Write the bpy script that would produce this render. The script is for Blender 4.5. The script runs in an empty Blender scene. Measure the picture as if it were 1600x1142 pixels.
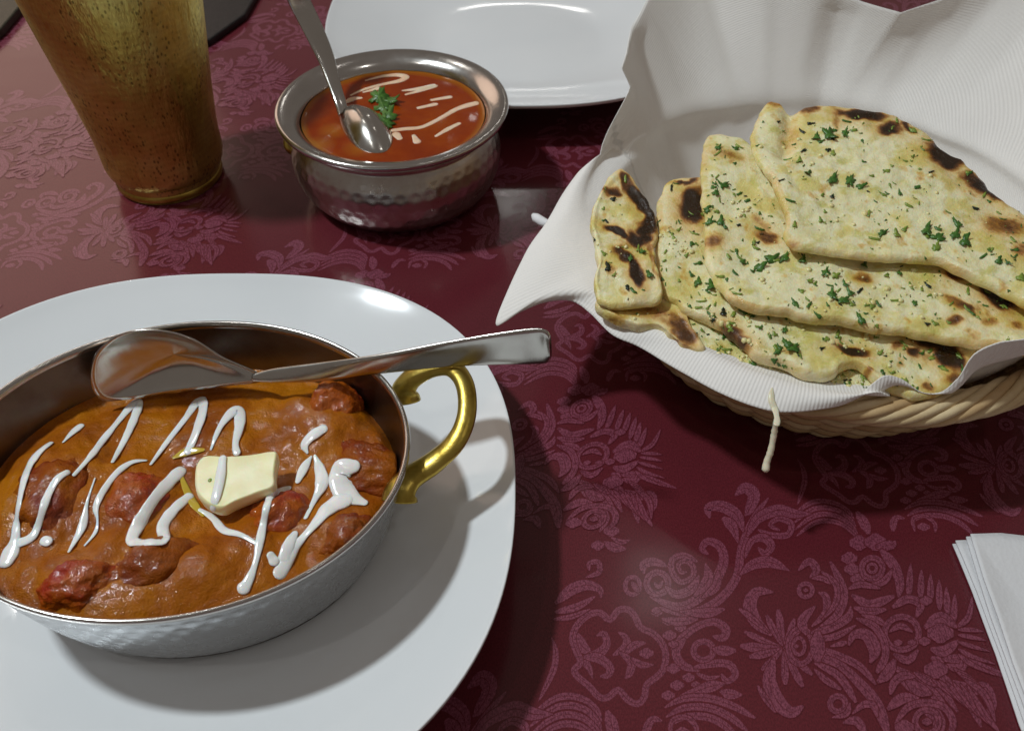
import bpy, math, random
from mathutils import Vector, Matrix, noise
from mathutils.bvhtree import BVHTree
R = math.radians
rnd = random.Random(7)

# ------------------------------------------------------------------ camera, world, lamps, exposure
CAM_H, FPX, PITCH = 0.28, 1400.0, R(45.5)
scn = bpy.context.scene
cd = bpy.data.cameras.new("camera"); cam = bpy.data.objects.new("camera", cd)
scn.collection.objects.link(cam); scn.camera = cam
cam.location = (0, 0, CAM_H); cam.rotation_euler = (math.pi/2 - PITCH, 0, 0)
cd.sensor_width = 36.0; cd.lens = 36.0*FPX/1600.0; cd.clip_start = 0.01; cd.clip_end = 50
cd.dof.use_dof = True; cd.dof.focus_distance = 0.335; cd.dof.aperture_fstop = 22.0

w = bpy.data.worlds.new("World"); scn.world = w; w.use_nodes = True
bg = w.node_tree.nodes["Background"]
bg.inputs[0].default_value = (1.0, 0.86, 0.76, 1); bg.inputs[1].default_value = 0.155

def lamp(name, loc, target, size, power, col, shape='DISK'):
    ld = bpy.data.lights.new(name, 'AREA'); ld.shape = shape; ld.size = size
    ld.energy = power; ld.color = col
    o = bpy.data.objects.new(name, ld); scn.collection.objects.link(o)
    o.location = loc
    o.rotation_euler = (Vector(target)-Vector(loc)).to_track_quat('-Z', 'Y').to_euler()
    return o
KD = Vector((-0.60, 0.08, 1.0)).normalized()
lamp("ceiling_spot", Vector((0, .25, 0))+KD*1.5, (0, .25, 0), 0.11, 13.6, (0.87, 0.955, 1.0))
lamp("pendant_lamp", (0.311, 1.00, 1.42), (0, .3, 0), 0.08, 0.13, (1.0, 0.95, 0.92))
lamp("added_spot_lamp", (0.0, 2.42, 1.35), (0, .3, 0), 0.09, 0.30, (1.0, 0.96, 0.92))  # added lamp; its reflection makes the bright spot beside the bowl
lamp("warm_haze_light", (-1.5, 2.0, 1.0), (-.1, .35, 0), 1.5, 6.0, (1.0, 0.72, 0.56))  # added broad warm source for the haze reflected in the cloth
for lx, ly, lz in ((0.75, -0.35, 1.9), (-0.85, -0.30, 1.9), (-0.95, 1.45, 1.9)):
    lamp("added_glint_lamp", (lx, ly, lz), (lx, ly, 0), 0.06, 1.2, (1.0, 0.97, 0.92))  # added small lamps, placed for glints on metal and curry
vs = scn.view_settings
vs.view_transform = 'Standard'; vs.look = 'None'; vs.exposure = 0.0; vs.gamma = 1.0

# ------------------------------------------------------------------ photo coordinates to places
CF = Vector((0, math.cos(PITCH), -math.sin(PITCH))); CU = Vector((0, math.sin(PITCH), math.cos(PITCH)))
CO = Vector((0, 0, CAM_H))
def ray(u, v): return CF + Vector((1, 0, 0))*((u-800)/FPX) - CU*((v-571)/FPX)
def un(u, v, z=0.0):
    d = ray(u, v); return CO + d*((z-CAM_H)/d.z)
def unpl(u, v, a, b, c):            # meets the slanted plane z = a + b x + c y
    d = ray(u, v); t = (a - CAM_H)/(d.z - b*d.x - c*d.y); return CO + d*t

# ------------------------------------------------------------------ helpers
COL = scn.collection
def link(o, parent=None):
    COL.objects.link(o)
    if parent is not None: o.parent = parent
    return o
def mesh(name, vs_, fs, mat, parent=None, smooth=True):
    me = bpy.data.meshes.new(name); me.from_pydata([tuple(v) for v in vs_], [], fs); me.update()
    if smooth: me.polygons.foreach_set('use_smooth', [True]*len(me.polygons))
    if mat: me.materials.append(mat)
    return link(bpy.data.objects.new(name, me), parent)
def tag(o, label=None, cat=None, group=None, kind=None):
    if label: o['label'] = label
    if cat: o['category'] = cat
    if group: o['group'] = group
    if kind: o['kind'] = kind
    return o
def empty(name, loc=(0, 0, 0)):
    o = bpy.data.objects.new(name, None); o.empty_display_size = .02; o.location = loc; return link(o)
def keep(o, parent):                # parent a mesh built in world coordinates under an empty
    o.parent = parent; o.matrix_parent_inverse = Matrix.Translation(-Vector(parent.location)); return o
def fattr(o, name, vals):
    a = o.data.attributes.new(name, 'FLOAT', 'POINT'); a.data.foreach_set('value', vals)
def cat(pts, n, closed=False):      # catmull-rom through tuples
    P = [tuple(p) for p in pts]; k = len(P); out = []
    if k < 3 and not closed:
        P = [P[0], tuple((a+b)/2 for a, b in zip(P[0], P[1])), P[1]]; k = 3
    segs = k if closed else k-1
    for i in range(segs):
        if closed: p0, p1, p2, p3 = P[(i-1) % k], P[i], P[(i+1) % k], P[(i+2) % k]
        else: p0, p1, p2, p3 = P[max(i-1, 0)], P[i], P[i+1], P[min(i+2, k-1)]
        for j in range(n):
            t = j/n; t2 = t*t; t3 = t2*t
            out.append(tuple(.5*(2*b+(c-a)*t+(2*a-5*b+4*c-d)*t2+(3*b-a-3*c+d)*t3) for a, b, c, d in zip(p0, p1, p2, p3)))
    if not closed: out.append(P[-1])
    return out
def tube_data(pts, rads, seg=10, flat=1.0, ups=None, closed=False, cap=True):
    P = [Vector(p) for p in pts]; n = len(P); V = []; F = []
    up = Vector((0, 0, 1)); prev = None
    for i in range(n):
        if closed: t = (P[(i+1) % n]-P[i-1]).normalized()
        else: t = (P[min(i+1, n-1)]-P[max(i-1, 0)])
        t = t.normalized() if t.length > 1e-9 else Vector((1, 0, 0))
        u = ups[i] if ups else up
        s = t.cross(u)
        if s.length < 1e-4: s = prev if prev else t.cross(Vector((0, 1, 0)))
        s.normalize(); prev = s
        nn = s.cross(t).normalized()
        for k in range(seg):
            a = 2*math.pi*k/seg
            V.append(P[i] + s*(math.cos(a)*rads[i]) + nn*(math.sin(a)*rads[i]*flat))
    m = n if closed else n-1
    for i in range(m):
        for k in range(seg):
            a = i*seg+k; b = i*seg+(k+1) % seg; c = ((i+1) % n)*seg+(k+1) % seg; d = ((i+1) % n)*seg+k
            F.append((a, b, c, d))
    if cap and not closed:
        F.append(tuple(reversed(range(seg)))); F.append(tuple(range((n-1)*seg, n*seg)))
    return V, F
class MB:
    def __init__(s): s.v = []; s.f = []
    def add(s, V, F):
        o = len(s.v); s.v += list(V); s.f += [tuple(i+o for i in f) for f in F]
    def build(s, name, mat, parent=None, smooth=True): return mesh(name, s.v, s.f, mat, parent, smooth)
def rings(stations, ring_fn, nseg, close_a=False, close_b=False):
    V = []; F = []
    for st in stations:
        for k in range(nseg): V.append(ring_fn(st, 2*math.pi*k/nseg))
    for i in range(len(stations)-1):
        for k in range(nseg):
            a = i*nseg+k; b = i*nseg+(k+1) % nseg
            F.append((a, b, b+nseg, a+nseg))
    if close_a: F.append(tuple(reversed(range(nseg))))
    if close_b: F.append(tuple(range((len(stations)-1)*nseg, len(stations)*nseg)))
    return V, F

# ------------------------------------------------------------------ materials
class NT:
    def __init__(s, name):
        s.m = bpy.data.materials.new(name); s.m.use_nodes = True
        s.t = s.m.node_tree; s.b = s.t.nodes["Principled BSDF"]
    def n(s, typ, **kw):
        x = s.t.nodes.new(typ)
        for k, v in kw.items():
            if k.startswith('i_'):
                key = k[2:].replace('_', ' ')
                x.inputs[key].default_value = v
            else: setattr(x, k, v)
        return x
    def l(s, a, b): s.t.links.new(a, b)
    def set(s, **kw):
        for k, v in kw.items(): s.b.inputs[k.replace('_', ' ')].default_value = v
        return s
    def coord(s, scale=(1, 1, 1), kind='Object'):
        tc = s.n('ShaderNodeTexCoord'); mp = s.n('ShaderNodeMapping'); mp.inputs['Scale'].default_value = scale
        s.l(tc.outputs[kind], mp.inputs[0]); return mp.outputs[0]
    def noise(s, scale, detail=4, rough=.5, co=None, dist=0):
        x = s.n('ShaderNodeTexNoise'); x.inputs['Scale'].default_value = scale
        x.inputs['Detail'].default_value = detail; x.inputs['Roughness'].default_value = rough
        x.inputs['Distortion'].default_value = dist
        s.l(co if co is not None else s.coord(), x.inputs['Vector']); return x.outputs['Fac']
    def ramp(s, fac, stops):
        x = s.n('ShaderNodeValToRGB'); e = x.color_ramp.elements
        while len(e) < len(stops): e.new(.5)
        for i, (p, c) in enumerate(stops):
            e[i].position = p; e[i].color = (*c, 1) if len(c) == 3 else c
        s.l(fac, x.inputs[0]); return x.outputs[0]
    def mix(s, fac, a, b, mode='MIX'):
        x = s.n('ShaderNodeMix', data_type='RGBA', blend_type=mode)
        for sock, v in ((x.inputs[0], fac), (x.inputs[6], a), (x.inputs[7], b)):
            if isinstance(v, (int, float)): sock.default_value = v
            elif isinstance(v, tuple): sock.default_value = (*v, 1) if len(v) == 3 else v
            else: s.l(v, sock)
        return x.outputs[2]
    def math(s, op, a, b=0.0, clamp=False):
        x = s.n('ShaderNodeMath', operation=op, use_clamp=clamp)
        for sock, v in ((x.inputs[0], a), (x.inputs[1], b)):
            if isinstance(v, (int, float)): sock.default_value = v
            else: s.l(v, sock)
        return x.outputs[0]
    def bump(s, h, dist=.001, strength=1.0, sock='Normal', prev=None):
        x = s.n('ShaderNodeBump'); x.inputs['Distance'].default_value = dist; x.inputs['Strength'].default_value = strength
        s.l(h, x.inputs['Height'])
        if prev is not None: s.l(prev, x.inputs['Normal'])
        if sock: s.l(x.outputs[0], s.b.inputs[sock])
        return x.outputs[0]
    def attr(s, name):
        x = s.n('ShaderNodeAttribute', attribute_name=name); return x.outputs['Fac']
    def base(s, c): s.l(c, s.b.inputs['Base Color']); return s

def cloth_mat(name, c1, c2, speck):
    m = NT(name)
    co = m.coord()
    big = m.noise(9, 3, .5, co)
    fine = m.noise(2100, 3, .75, m.coord((1, .5, 1)))
    c = m.mix(m.ramp(big, [(.35, (0, 0, 0)), (.7, (1, 1, 1))]), c1, c2)
    f = m.ramp(fine, [(.38, (1, 1, 1)), (.62, (0, 0, 0))])
    c = m.mix(m.math('MULTIPLY', f, .95), c, speck)
    m.base(c)
    m.set(Roughness=.75, Specular_IOR_Level=.15, Coat_Weight=1.0, Coat_Roughness=.17, Coat_IOR=1.45)
    wv = m.noise(14, 2, .5, co)
    m.bump(wv, .0030, .25, 'Coat Normal')
    m.bump(fine, .0002, .4)
    return m.m
M_GROUND = cloth_mat('cloth_ground', (.122, .0115, .0205), (.148, .016, .024), (.080, .007, .012))
M_MOTIF = cloth_mat('cloth_motif', (.245, .060, .098), (.285, .074, .112), (.095, .013, .026))

def porcelain():
    m = NT('white_porcelain')
    n = m.noise(18, 2)
    m.base(m.ramp(n, [(.3, (.735, .755, .765)), (.7, (.77, .785, .79))]))
    m.set(Roughness=.09, Specular_IOR_Level=.5)
    m.bump(m.noise(25, 2), .0008, .25)
    return m.m
M_PORC = porcelain()

def steel(name, col, rough, ham=None, scratch=.15, refl_tone=None):
    m = NT(name); m.set(Metallic=1.0)
    n = m.noise(60, 4, .6)
    c = m.mix(n, tuple(x*.82 for x in col), col)
    if refl_tone:
        c = m.mix(m.ramp(m.noise(35, 5, .65), [(.45, (0, 0, 0)), (.75, (1, 1, 1))]), c, refl_tone)  # noise patches paint a reflection tone into the steel colour
    m.base(c)
    r = m.math('ADD', m.math('MULTIPLY', m.noise(90, 5, .7), .22), rough-.08)
    m.l(r, m.b.inputs['Roughness'])
    m.bump(m.noise(400, 3, .6, m.coord((1, 1, .2))), .0002, scratch)
    return m.m
M_STEEL = steel('polished_steel', (.62, .60, .57), .16)
M_STEEL_IN = steel('dark_steel_inside', (.19, .17, .15), .28, refl_tone=(.10, .075, .06))  # base darkened to paint in the dark brown reflections inside the dish
M_HAMMER = steel('hammered_steel', (.66, .68, .70), .24, scratch=.3)
M_HANDI = steel('hammered_bowl_steel', (.62, .58, .54), .27, scratch=.5, refl_tone=(.42, .33, .28))  # brownish reflections painted into the steel colour
M_SPOON = steel('spoon_steel', (.62, .60, .56), .17)
def brass():
    m = NT('cast_brass'); m.set(Metallic=1.0, Roughness=.34)
    n = m.noise(120, 5, .6)
    m.base(m.ramp(n, [(.3, (.30, .19, .03)), (.5, (.50, .36, .07)), (.75, (.58, .44, .11))]))
    m.bump(m.noise(260, 4, .6), .0004, .4)
    return m.m
M_BRASS = brass()
def tumbler_mat():
    m = NT('etched_brass'); m.set(Metallic=1.0)
    co = m.coord()
    big = m.noise(28, 4, .6, co)
    pit = m.n('ShaderNodeTexVoronoi', feature='F1'); pit.inputs['Scale'].default_value = 620
    m.l(m.coord((1, 1, .55)), pit.inputs['Vector'])
    dots = m.ramp(pit.outputs['Distance'], [(.20, (1, 1, 1)), (.42, (0, 0, 0))])
    mask = m.ramp(m.noise(38, 3, .6, co), [(.40, (0, 0, 0)), (.54, (1, 1, 1))])
    d = m.math('MULTIPLY', m.math('MULTIPLY', dots, mask), m.ramp(m.noise(210, 2, .6, co), [(.40, (0, 0, 0)), (.52, (1, 1, 1))]))
    c = m.ramp(big, [(.3, (.46, .30, .06)), (.5, (.64, .50, .12)), (.72, (.76, .68, .22))])
    lines = m.n('ShaderNodeTexWave', bands_direction='Z'); lines.inputs['Scale'].default_value = 90
    lines.inputs['Distortion'].default_value = 9; lines.inputs['Detail'].default_value = 4
    m.l(co, lines.inputs['Vector'])
    c = m.mix(m.math('MULTIPLY', lines.outputs['Fac'], .12), c, (.2, .11, .03))
    c = m.mix(m.math('MULTIPLY', d, .65), c, (.03, .02, .007))
    m.base(c)
    m.l(m.math('ADD', m.math('MULTIPLY', m.noise(120, 5, .7, co), .30), .28), m.b.inputs['Roughness'])
    b = m.bump(lines.outputs['Fac'], .0001, .12, None)
    b = m.bump(m.noise(180, 4, .6, m.coord((1, 1, .3))), .0016, .8, None, b)
    m.bump(d, .0006, -.8, 'Normal', b)
    return m.m
M_TUMB = tumbler_mat()

def gravy_mat(name, stops, amp=1.0, wet=(.50, .63), red=None):
    m = NT(name)
    co = m.coord()
    n1 = m.noise(42, 5, .6, co, .4); n2 = m.noise(1100, 4, .75, co)
    c = m.ramp(n1, stops)
    if red: c = m.mix(m.ramp(m.noise(70, 4, .6, co), [(.46, (0, 0, 0)), (.62, (1, 1, 1))]), c, red)
    c = m.mix(m.math('MULTIPLY', m.ramp(n2, [(.50, (0, 0, 0)), (.70, (1, 1, 1))]), .40), c, (.16, .030, .001))
    m.base(c)
    m.set(Specular_IOR_Level=.12, Roughness=.55, Coat_Roughness=.07, Coat_IOR=1.55)
    w_ = m.ramp(m.noise(38, 4, .6, co), [(wet[0], (.18,)*3), (wet[1], (1,)*3)])
    m.l(w_, m.b.inputs['Coat Weight'])
    b = m.bump(m.noise(330, 3, .55, co), .0010*amp, .55, None)
    b = m.bump(m.noise(1300, 2, .6, co), .00026*amp, .8, 'Normal', b)
    m.l(b, m.b.inputs['Coat Normal'])
    return m.m
M_GRAVY = gravy_mat('curry_gravy', [(.30, (.22, .046, .0005)), (.46, (.33, .088, .0008)), (.60, (.41, .130, .001)), (.8, (.40, .145, .002))])
M_MEAT = gravy_mat('sauced_meat', [(.3, (.20, .036, .001)), (.5, (.28, .064, .0015)), (.7, (.34, .095, .002))], 1.3, (.42, .56), red=(.19, .024, .002))
M_REDMEAT = gravy_mat('red_meat', [(.3, (.28, .042, .001)), (.5, (.38, .075, .001)), (.7, (.38, .10, .002))], 1.5, (.38, .52), red=(.31, .020, .003))
def soup():
    m = NT('tomato_gravy'); co = m.coord()
    c = m.ramp(m.noise(40, 4, .6, co), [(.3, (.19, .018, .001)), (.55, (.25, .032, .001)), (.75, (.30, .052, .002))])
    oil = m.attr('oil')
    c = m.mix(oil, c, (.42, .20, .015))
    m.base(c); m.set(Roughness=.13, Specular_IOR_Level=.30, Subsurface_Weight=.15, Subsurface_Scale=.002)
    m.bump(m.noise(130, 3, .5, co), .0005, .35)
    return m.m
M_SOUP = soup()
def simple(name, a, b, rough, nscale=200, bump=.0002, bs=.4, **kw):
    m = NT(name); m.base(m.ramp(m.noise(nscale, 4, .6), [(.35, a), (.65, b)])); m.set(Roughness=rough, **kw)
    m.bump(m.noise(nscale*1.7, 4, .6), bump, bs); return m.m
M_CREAM = simple('white_cream', (.88, .84, .80), (.92, .90, .88), .18, 90, .0002, .3, Subsurface_Weight=.4, Subsurface_Scale=.0015, Coat_Weight=.3)
M_CREAMP = simple('peach_cream', (.80, .52, .34), (.86, .66, .48), .2, 150, .0002, .3, Subsurface_Weight=.3, Subsurface_Scale=.0012)
M_BUTTER = simple('pale_butter', (.84, .77, .40), (.88, .83, .54), .42, 80, .0004, .4, Subsurface_Weight=.5, Subsurface_Scale=.003)
M_GHEE = simple('melted_ghee', (.50, .34, .03), (.60, .44, .06), .12, 80, .0003, .4)
M_LEAF = simple('coriander_green', (.030, .100, .012), (.085, .21, .030), .35, 600, .0003, .5)
M_LEAFL = simple('oily_coriander', (.13, .22, .025), (.28, .36, .06), .35, 500, .0002, .4)
M_LEAFD = simple('dark_herb', (.006, .012, .005), (.015, .03, .010), .3, 500, .0002, .4)
M_GARLIC = simple('minced_garlic', (.74, .65, .26), (.82, .76, .44), .25, 500, .0003, .5, Subsurface_Weight=.3, Subsurface_Scale=.001)
M_CHEESE = simple('melted_cheese', (.74, .66, .46), (.82, .76, .60), .3, 120, .0003, .5, Subsurface_Weight=.3, Subsurface_Scale=.002)
def wicker(name, a, b):
    m = NT(name); co = m.coord()
    n = m.noise(60, 5, .6, co); f = m.noise(900, 3, .6, m.coord((1, 1, 1)))
    c = m.ramp(n, [(.3, a), (.7, b)]); c = m.mix(m.math('MULTIPLY', f, .3), c, tuple(x*.45 for x in a))
    m.base(c); m.set(Roughness=.42, Specular_IOR_Level=.45)
    m.bump(f, .0002, .5); return m.m
M_WICK = wicker('pale_wicker', (.66, .48, .25), (.80, .65, .40))
M_WICKD = wicker('tan_wicker', (.52, .33, .15), (.68, .49, .26))
def naan_mat():
    m = NT('baked_naan'); co = m.coord()
    n1 = m.noise(70, 6, .6, co); n2 = m.noise(330, 5, .65, co)
    dough = m.ramp(n1, [(.28, (.66, .55, .15)), (.42, (.77, .69, .28)), (.52, (.87, .84, .56)), (.64, (.84, .79, .44)), (.8, (.68, .52, .15))])
    but = m.ramp(m.noise(110, 4, .6, m.coord((1.0, 1.3, 1))), [(.55, (0, 0, 0)), (.68, (1, 1, 1))])
    dough = m.mix(m.math('MULTIPLY', but, .75), dough, (.60, .56, .13))
    ch = m.attr('char')
    wob = m.math('MULTIPLY', m.math('SUBTRACT', n2, .5), .6)
    wob2 = m.math('MULTIPLY', m.math('SUBTRACT', n1, .5), .8)
    gate = m.math('MULTIPLY', ch, 3.0, True)
    v = m.math('ADD', ch, m.math('MULTIPLY', m.math('ADD', wob, wob2), gate), True)
    spot = m.math('MULTIPLY', m.ramp(m.noise(95, 3, .6, m.coord((1.2, .9, 1))), [(.60, (0, 0, 0)), (.72, (1, 1, 1))]), .36)
    v = m.math('MAXIMUM', v, spot)
    dark = m.ramp(v, [(0.0, (1, .98, .95)), (.22, (.88, .66, .42)), (.45, (.50, .25, .11)), (.68, (.14, .055, .028)), (.9, (.035, .018, .012))])
    m.base(m.mix(1.0, dough, dark, 'MULTIPLY'))
    m.set(Specular_IOR_Level=.5, Subsurface_Weight=.2, Subsurface_Scale=.003)
    r = m.ramp(m.noise(80, 4, .6, co), [(.38, (.16, .16, .16)), (.60, (.46, .46, .46))]); m.l(r, m.b.inputs['Roughness'])
    b = m.bump(n2, .0012, .6, None); m.bump(m.noise(1100, 3, .7, co), .0003, .5, 'Normal', b)
    return m.m
M_NAAN = naan_mat()
def paper(name, emb=True, tint=(.94, .915, .875)):
    m = NT(name)
    m.base(m.ramp(m.noise(30, 4), [(.3, tuple(x*.96 for x in tint)), (.7, tint)]))
    m.set(Roughness=.8, Specular_IOR_Level=.2)
    if emb:
        uv = m.n('ShaderNodeUVMap'); wv = m.n('ShaderNodeTexWave', bands_direction='X')
        wv.inputs['Scale'].default_value = 1.0; wv.inputs['Distortion'].default_value = .5; wv.inputs['Detail'].default_value = 1
        m.l(uv.outputs[0], wv.inputs['Vector'])
        b = m.bump(wv.outputs['Fac'], .00017, .55, None)
        m.bump(m.noise(500, 3), .0003, .4, 'Normal', b)
    else:
        v = m.n('ShaderNodeTexVoronoi', feature='F1'); v.inputs['Scale'].default_value = 700
        m.l(m.coord(), v.inputs['Vector'])
        b = m.bump(v.outputs['Distance'], .0002, .4, None); m.bump(m.noise(60, 3), .0012, .5, 'Normal', b)
    t = m.t; out = t.nodes['Material Output']
    tr = m.n('ShaderNodeBsdfTranslucent'); tr.inputs[0].default_value = (.92, .86, .78, 1)
    mx = m.n('ShaderNodeMixShader'); mx.inputs[0].default_value = .12
    m.l(m.b.outputs[0], mx.inputs[1]); m.l(tr.outputs[0], mx.inputs[2]); m.l(mx.outputs[0], out.inputs['Surface'])
    return m.m
M_LINER = paper('embossed_tissue'); M_PAPER = paper('napkin_paper', False, (.86, .86, .87))
M_MENU = simple('olive_leatherette', (.020, .020, .010), (.035, .032, .016), .45, 300, .0004, .6)
M_DARK = simple('black_leatherette', (.006, .005, .005), (.012, .010, .010), .5, 300, .0004, .6)

# ------------------------------------------------------------------ tablecloth with its woven damask
cl_root = empty('tablecloth', (0, .5, 0)); tag(cl_root, 'burgundy damask tablecloth under a clear glossy cover, lying beneath all the dishes', 'tablecloth', kind='structure')
V = [(-1.3, -.4, 0), (1.3, -.4, 0), (1.3, 1.5, 0), (-1.3, 1.5, 0), (-1.3, -.4, -.004), (1.3, -.4, -.004), (1.3, 1.5, -.004), (-1.3, 1.5, -.004)]
keep(mesh('cloth_sheet', V, [(0, 1, 2, 3), (7, 6, 5, 4), (0, 4, 5, 1), (1, 5, 6, 2), (2, 6, 7, 3), (3, 7, 4, 0)], M_GROUND, None, False), cl_root)

ZT = {'1': (700, 700, 2.583), 'A': (850, 740, 5.71), 'B': (850, 930, 5.0), 'C': (1100, 840, 3.78), 'D': (1300, 820, 3.547)}
LAY = []      # (kind, zoom, pts, widths, closed)
def S(z, pts, w): LAY.append((z, pts, w if isinstance(w, (list, tuple)) else [w], False))
def Rg(z, c, rx, ry, w): LAY.append((z, [(c[0]+rx*math.cos(a*math.pi/4), c[1]+ry*math.sin(a*math.pi/4)) for a in range(8)], [w], True))
def Bl(z, c, r, q=1.0): LAY.append((z, [(c[0]-r*.5, c[1]), (c[0]+r*.5, c[1])], [r*2*q*.8, r*2*q*.8], False))
# quatrefoil ring and its sprout
S('B', [(300, 500), (350, 560), (380, 650)], [70, 50, 10]); S('B', [(260, 320), (300, 400), (380, 460)], [90, 90, 30])
LAY.append(('B', [(222, 330), (260, 230), (350, 150), (440, 135), (515, 190), (580, 115), (660, 110), (715, 170), (755, 250), (850, 295), (920, 370), (952, 460), (930, 580), (860, 650), (800, 700), (785, 790), (730, 845), (650, 810), (580, 735), (500, 795), (430, 790), (350, 705), (270, 640), (235, 580), (285, 520), (250, 430)], [52], True))
S('B', [(330, 480), (430, 450), (490, 380), (470, 300), (420, 310)], [60, 75, 60, 50, 30]); S('B', [(330, 480), (430, 490), (515, 560), (500, 620), (450, 630)], [60, 75, 65, 50, 35])
S('B', [(550, 460), (640, 400), (640, 330), (590, 290)], [40, 70, 50, 30]); S('B', [(640, 450), (700, 390), (780, 370)], [40, 60, 40]); S('B', [(600, 450), (680, 520), (670, 600), (640, 640)], [40, 60, 60, 30])
S('B', [(690, 490), (760, 540), (850, 540)], [30, 55, 20]); Bl('B', (800, 450), 52)
# eyed scroll beside it
S('B', [(1000, 420), (1080, 330), (1200, 240), (1330, 205), (1420, 260), (1400, 330), (1330, 320)], [30, 60, 55, 60, 70, 60, 40])
S('B', [(1090, 350), (1030, 440), (1080, 540), (1200, 585)], [60, 65, 65, 40]); S('B', [(1180, 560), (1330, 530), (1450, 540), (1495, 620), (1430, 670), (1390, 620)], [40, 60, 60, 55, 45, 35])
S('B', [(1200, 610), (1280, 645), (1370, 630)], [30, 38, 20]); Rg('B', (1245, 430), 78, 72, 48); S('B', [(1340, 420), (1400, 430), (1475, 430)], [60, 80, 70])
for c, r in (((880, 130), 42), ((970, 200), 42), ((1065, 250), 42), ((980, 310), 50), ((1010, 380), 36), ((1010, 570), 50), ((1040, 700), 50), ((1130, 640), 45), ((1185, 695), 32), ((970, 780), 48)): Bl('B', c, r)
S('B', [(1060, 790), (1180, 750), (1300, 710), (1400, 690)], [30, 60, 90, 40]); S('B', [(1390, 750), (1450, 770), (1530, 775)], [50, 80, 50])
# bottom scrolls
for k in range(3):
    S('B', [(950+10*k, 870+75*k), (1090, 805+72*k), (1280, 800+75*k), (1470-20*k, 860+85*k), (1640-60*k, 950+100*k)], [26, 52, 60, 58, 40])
S('B', [(990, 1110), (1000, 980), (1110, 950), (1190, 1030), (1180, 1120)], [30, 40, 42, 40, 30]); Bl('B', (1080, 1070), 55); S('B', [(790, 1100), (810, 1020), (850, 965), (910, 975)], [60, 66, 54, 34])
for k in range(4):
    S('B', [(-120, 960+70*k), (40, 830+72*k), (170, 785+72*k), (310, 810+74*k), (410, 890+80*k), (450, 980+80*k)], [20, 45, 55, 50, 45, 16])
S('B', [(500, 920), (530, 1010), (550, 1120)], [70, 100, 90])
S('B', [(60, 330), (90, 430), (80, 560), (20, 700), (-40, 820)], [10, 40, 50, 40, 16])
# acanthus stem
S('1', [(850, 645), (980, 665), (1090, 615), (1165, 520), (1185, 400), (1235, 280), (1290, 205)], [20, 34, 36, 34, 32, 26, 14])
S('1', [(820, 600), (940, 640), (1050, 570), (1110, 470), (1100, 400), (1050, 375), (1025, 405), (1045, 425)], [20, 36, 40, 40, 36, 30, 26, 18])
S('1', [(1190, 330), (1165, 270), (1105, 235), (1050, 240), (1055, 275)], [20, 44, 46, 34, 22]); S('1', [(1210, 350), (1250, 285), (1330, 250), (1400, 265), (1465, 265)], [20, 40, 46, 36, 8])
S('1', [(1255, 330), (1300, 350), (1370, 350), (1385, 305), (1335, 285), (1300, 310), (1335, 330)], [14, 24, 26, 26, 22, 18, 14]); S('1', [(1200, 440), (1225, 375), (1275, 362), (1305, 395), (1280, 425), (1255, 405)], [14, 26, 34, 32, 26, 18])
S('1', [(1180, 510), (1230, 470), (1300, 460), (1375, 493)], [14, 40, 46, 10]); S('1', [(1165, 185), (1200, 160), (1235, 190), (1215, 250), (1200, 270)], [24, 44, 50, 36, 10])
S('1', [(1120, 290), (1150, 320), (1170, 380)], [44, 40, 10]); S('1', [(1040, 470), (1050, 530), (1000, 590)], [16, 44, 30]); S('1', [(1090, 500), (1080, 560), (1030, 600)], [20, 36, 16])
S('1', [(960, 500), (940, 500), (930, 470), (960, 455), (990, 480), (985, 520), (940, 540), (905, 500), (905, 450), (950, 432), (1000, 455)], [12, 16, 18, 20, 22, 22, 24, 24, 24, 24, 20])
Rg('1', (845, 545), 44, 44, 26); S('1', [(835, 545), (850, 560), (865, 540)], 16); S('1', [(790, 500), (790, 470), (830, 458), (880, 475)], [20, 34, 34, 20]); Rg('1', (745, 555), 30, 36, 18); S('1', [(745, 545), (765, 575)], [20, 22])
S('1', [(880, 560), (920, 590), (980, 570), (1010, 520)], [16, 34, 36, 20]); S('1', [(870, 690), (930, 700), (1000, 690)], [22, 34, 24]); S('1', [(940, 660), (1040, 665), (1110, 650)], [14, 40, 22]); Bl('1', (840, 655), 17)
S('1', [(440, 620), (500, 570), (560, 552), (612, 570), (618, 600)], [30, 46, 42, 26, 12]); S('1', [(440, 660), (520, 640), (590, 600)], [26, 30, 14]); S('1', [(430, 690), (500, 680), (570, 650)], [16, 22, 10]); S('1', [(560, 520), (610, 500), (605, 460), (570, 465), (570, 490)], [12, 22, 22, 18, 12])
# flower cluster at its foot
S('A', [(250, 40), (420, 120), (560, 240), (640, 400)], [20, 60, 70, 40]); S('A', [(470, 90), (610, 190), (690, 330)], [20, 55, 40]); S('A', [(580, 60), (680, 150), (740, 260)], [30, 60, 40])
S('A', [(730, 150), (850, 200), (960, 190), (975, 290), (900, 370)], [30, 70, 70, 60, 30]); S('A', [(770, 240), (820, 330), (840, 430)], [50, 70, 30]); Bl('A', (600, 510), 65); S('A', [(610, 575), (690, 610), (770, 590)], [30, 45, 14]); S('A', [(550, 620), (630, 660), (720, 670)], [60, 80, 40])
S('A', [(400, 290), (510, 310), (560, 400), (500, 510)], [30, 50, 50, 30]); S('A', [(440, 350), (510, 400), (470, 470)], [20, 34, 20]); S('A', [(340, 150), (430, 210), (530, 230)], [60, 60, 30]); Bl('A', (480, 640), 55)
S('A', [(690, 10), (830, 10), (1000, 70), (1180, 130)], [40, 60, 50, 16])
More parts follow.
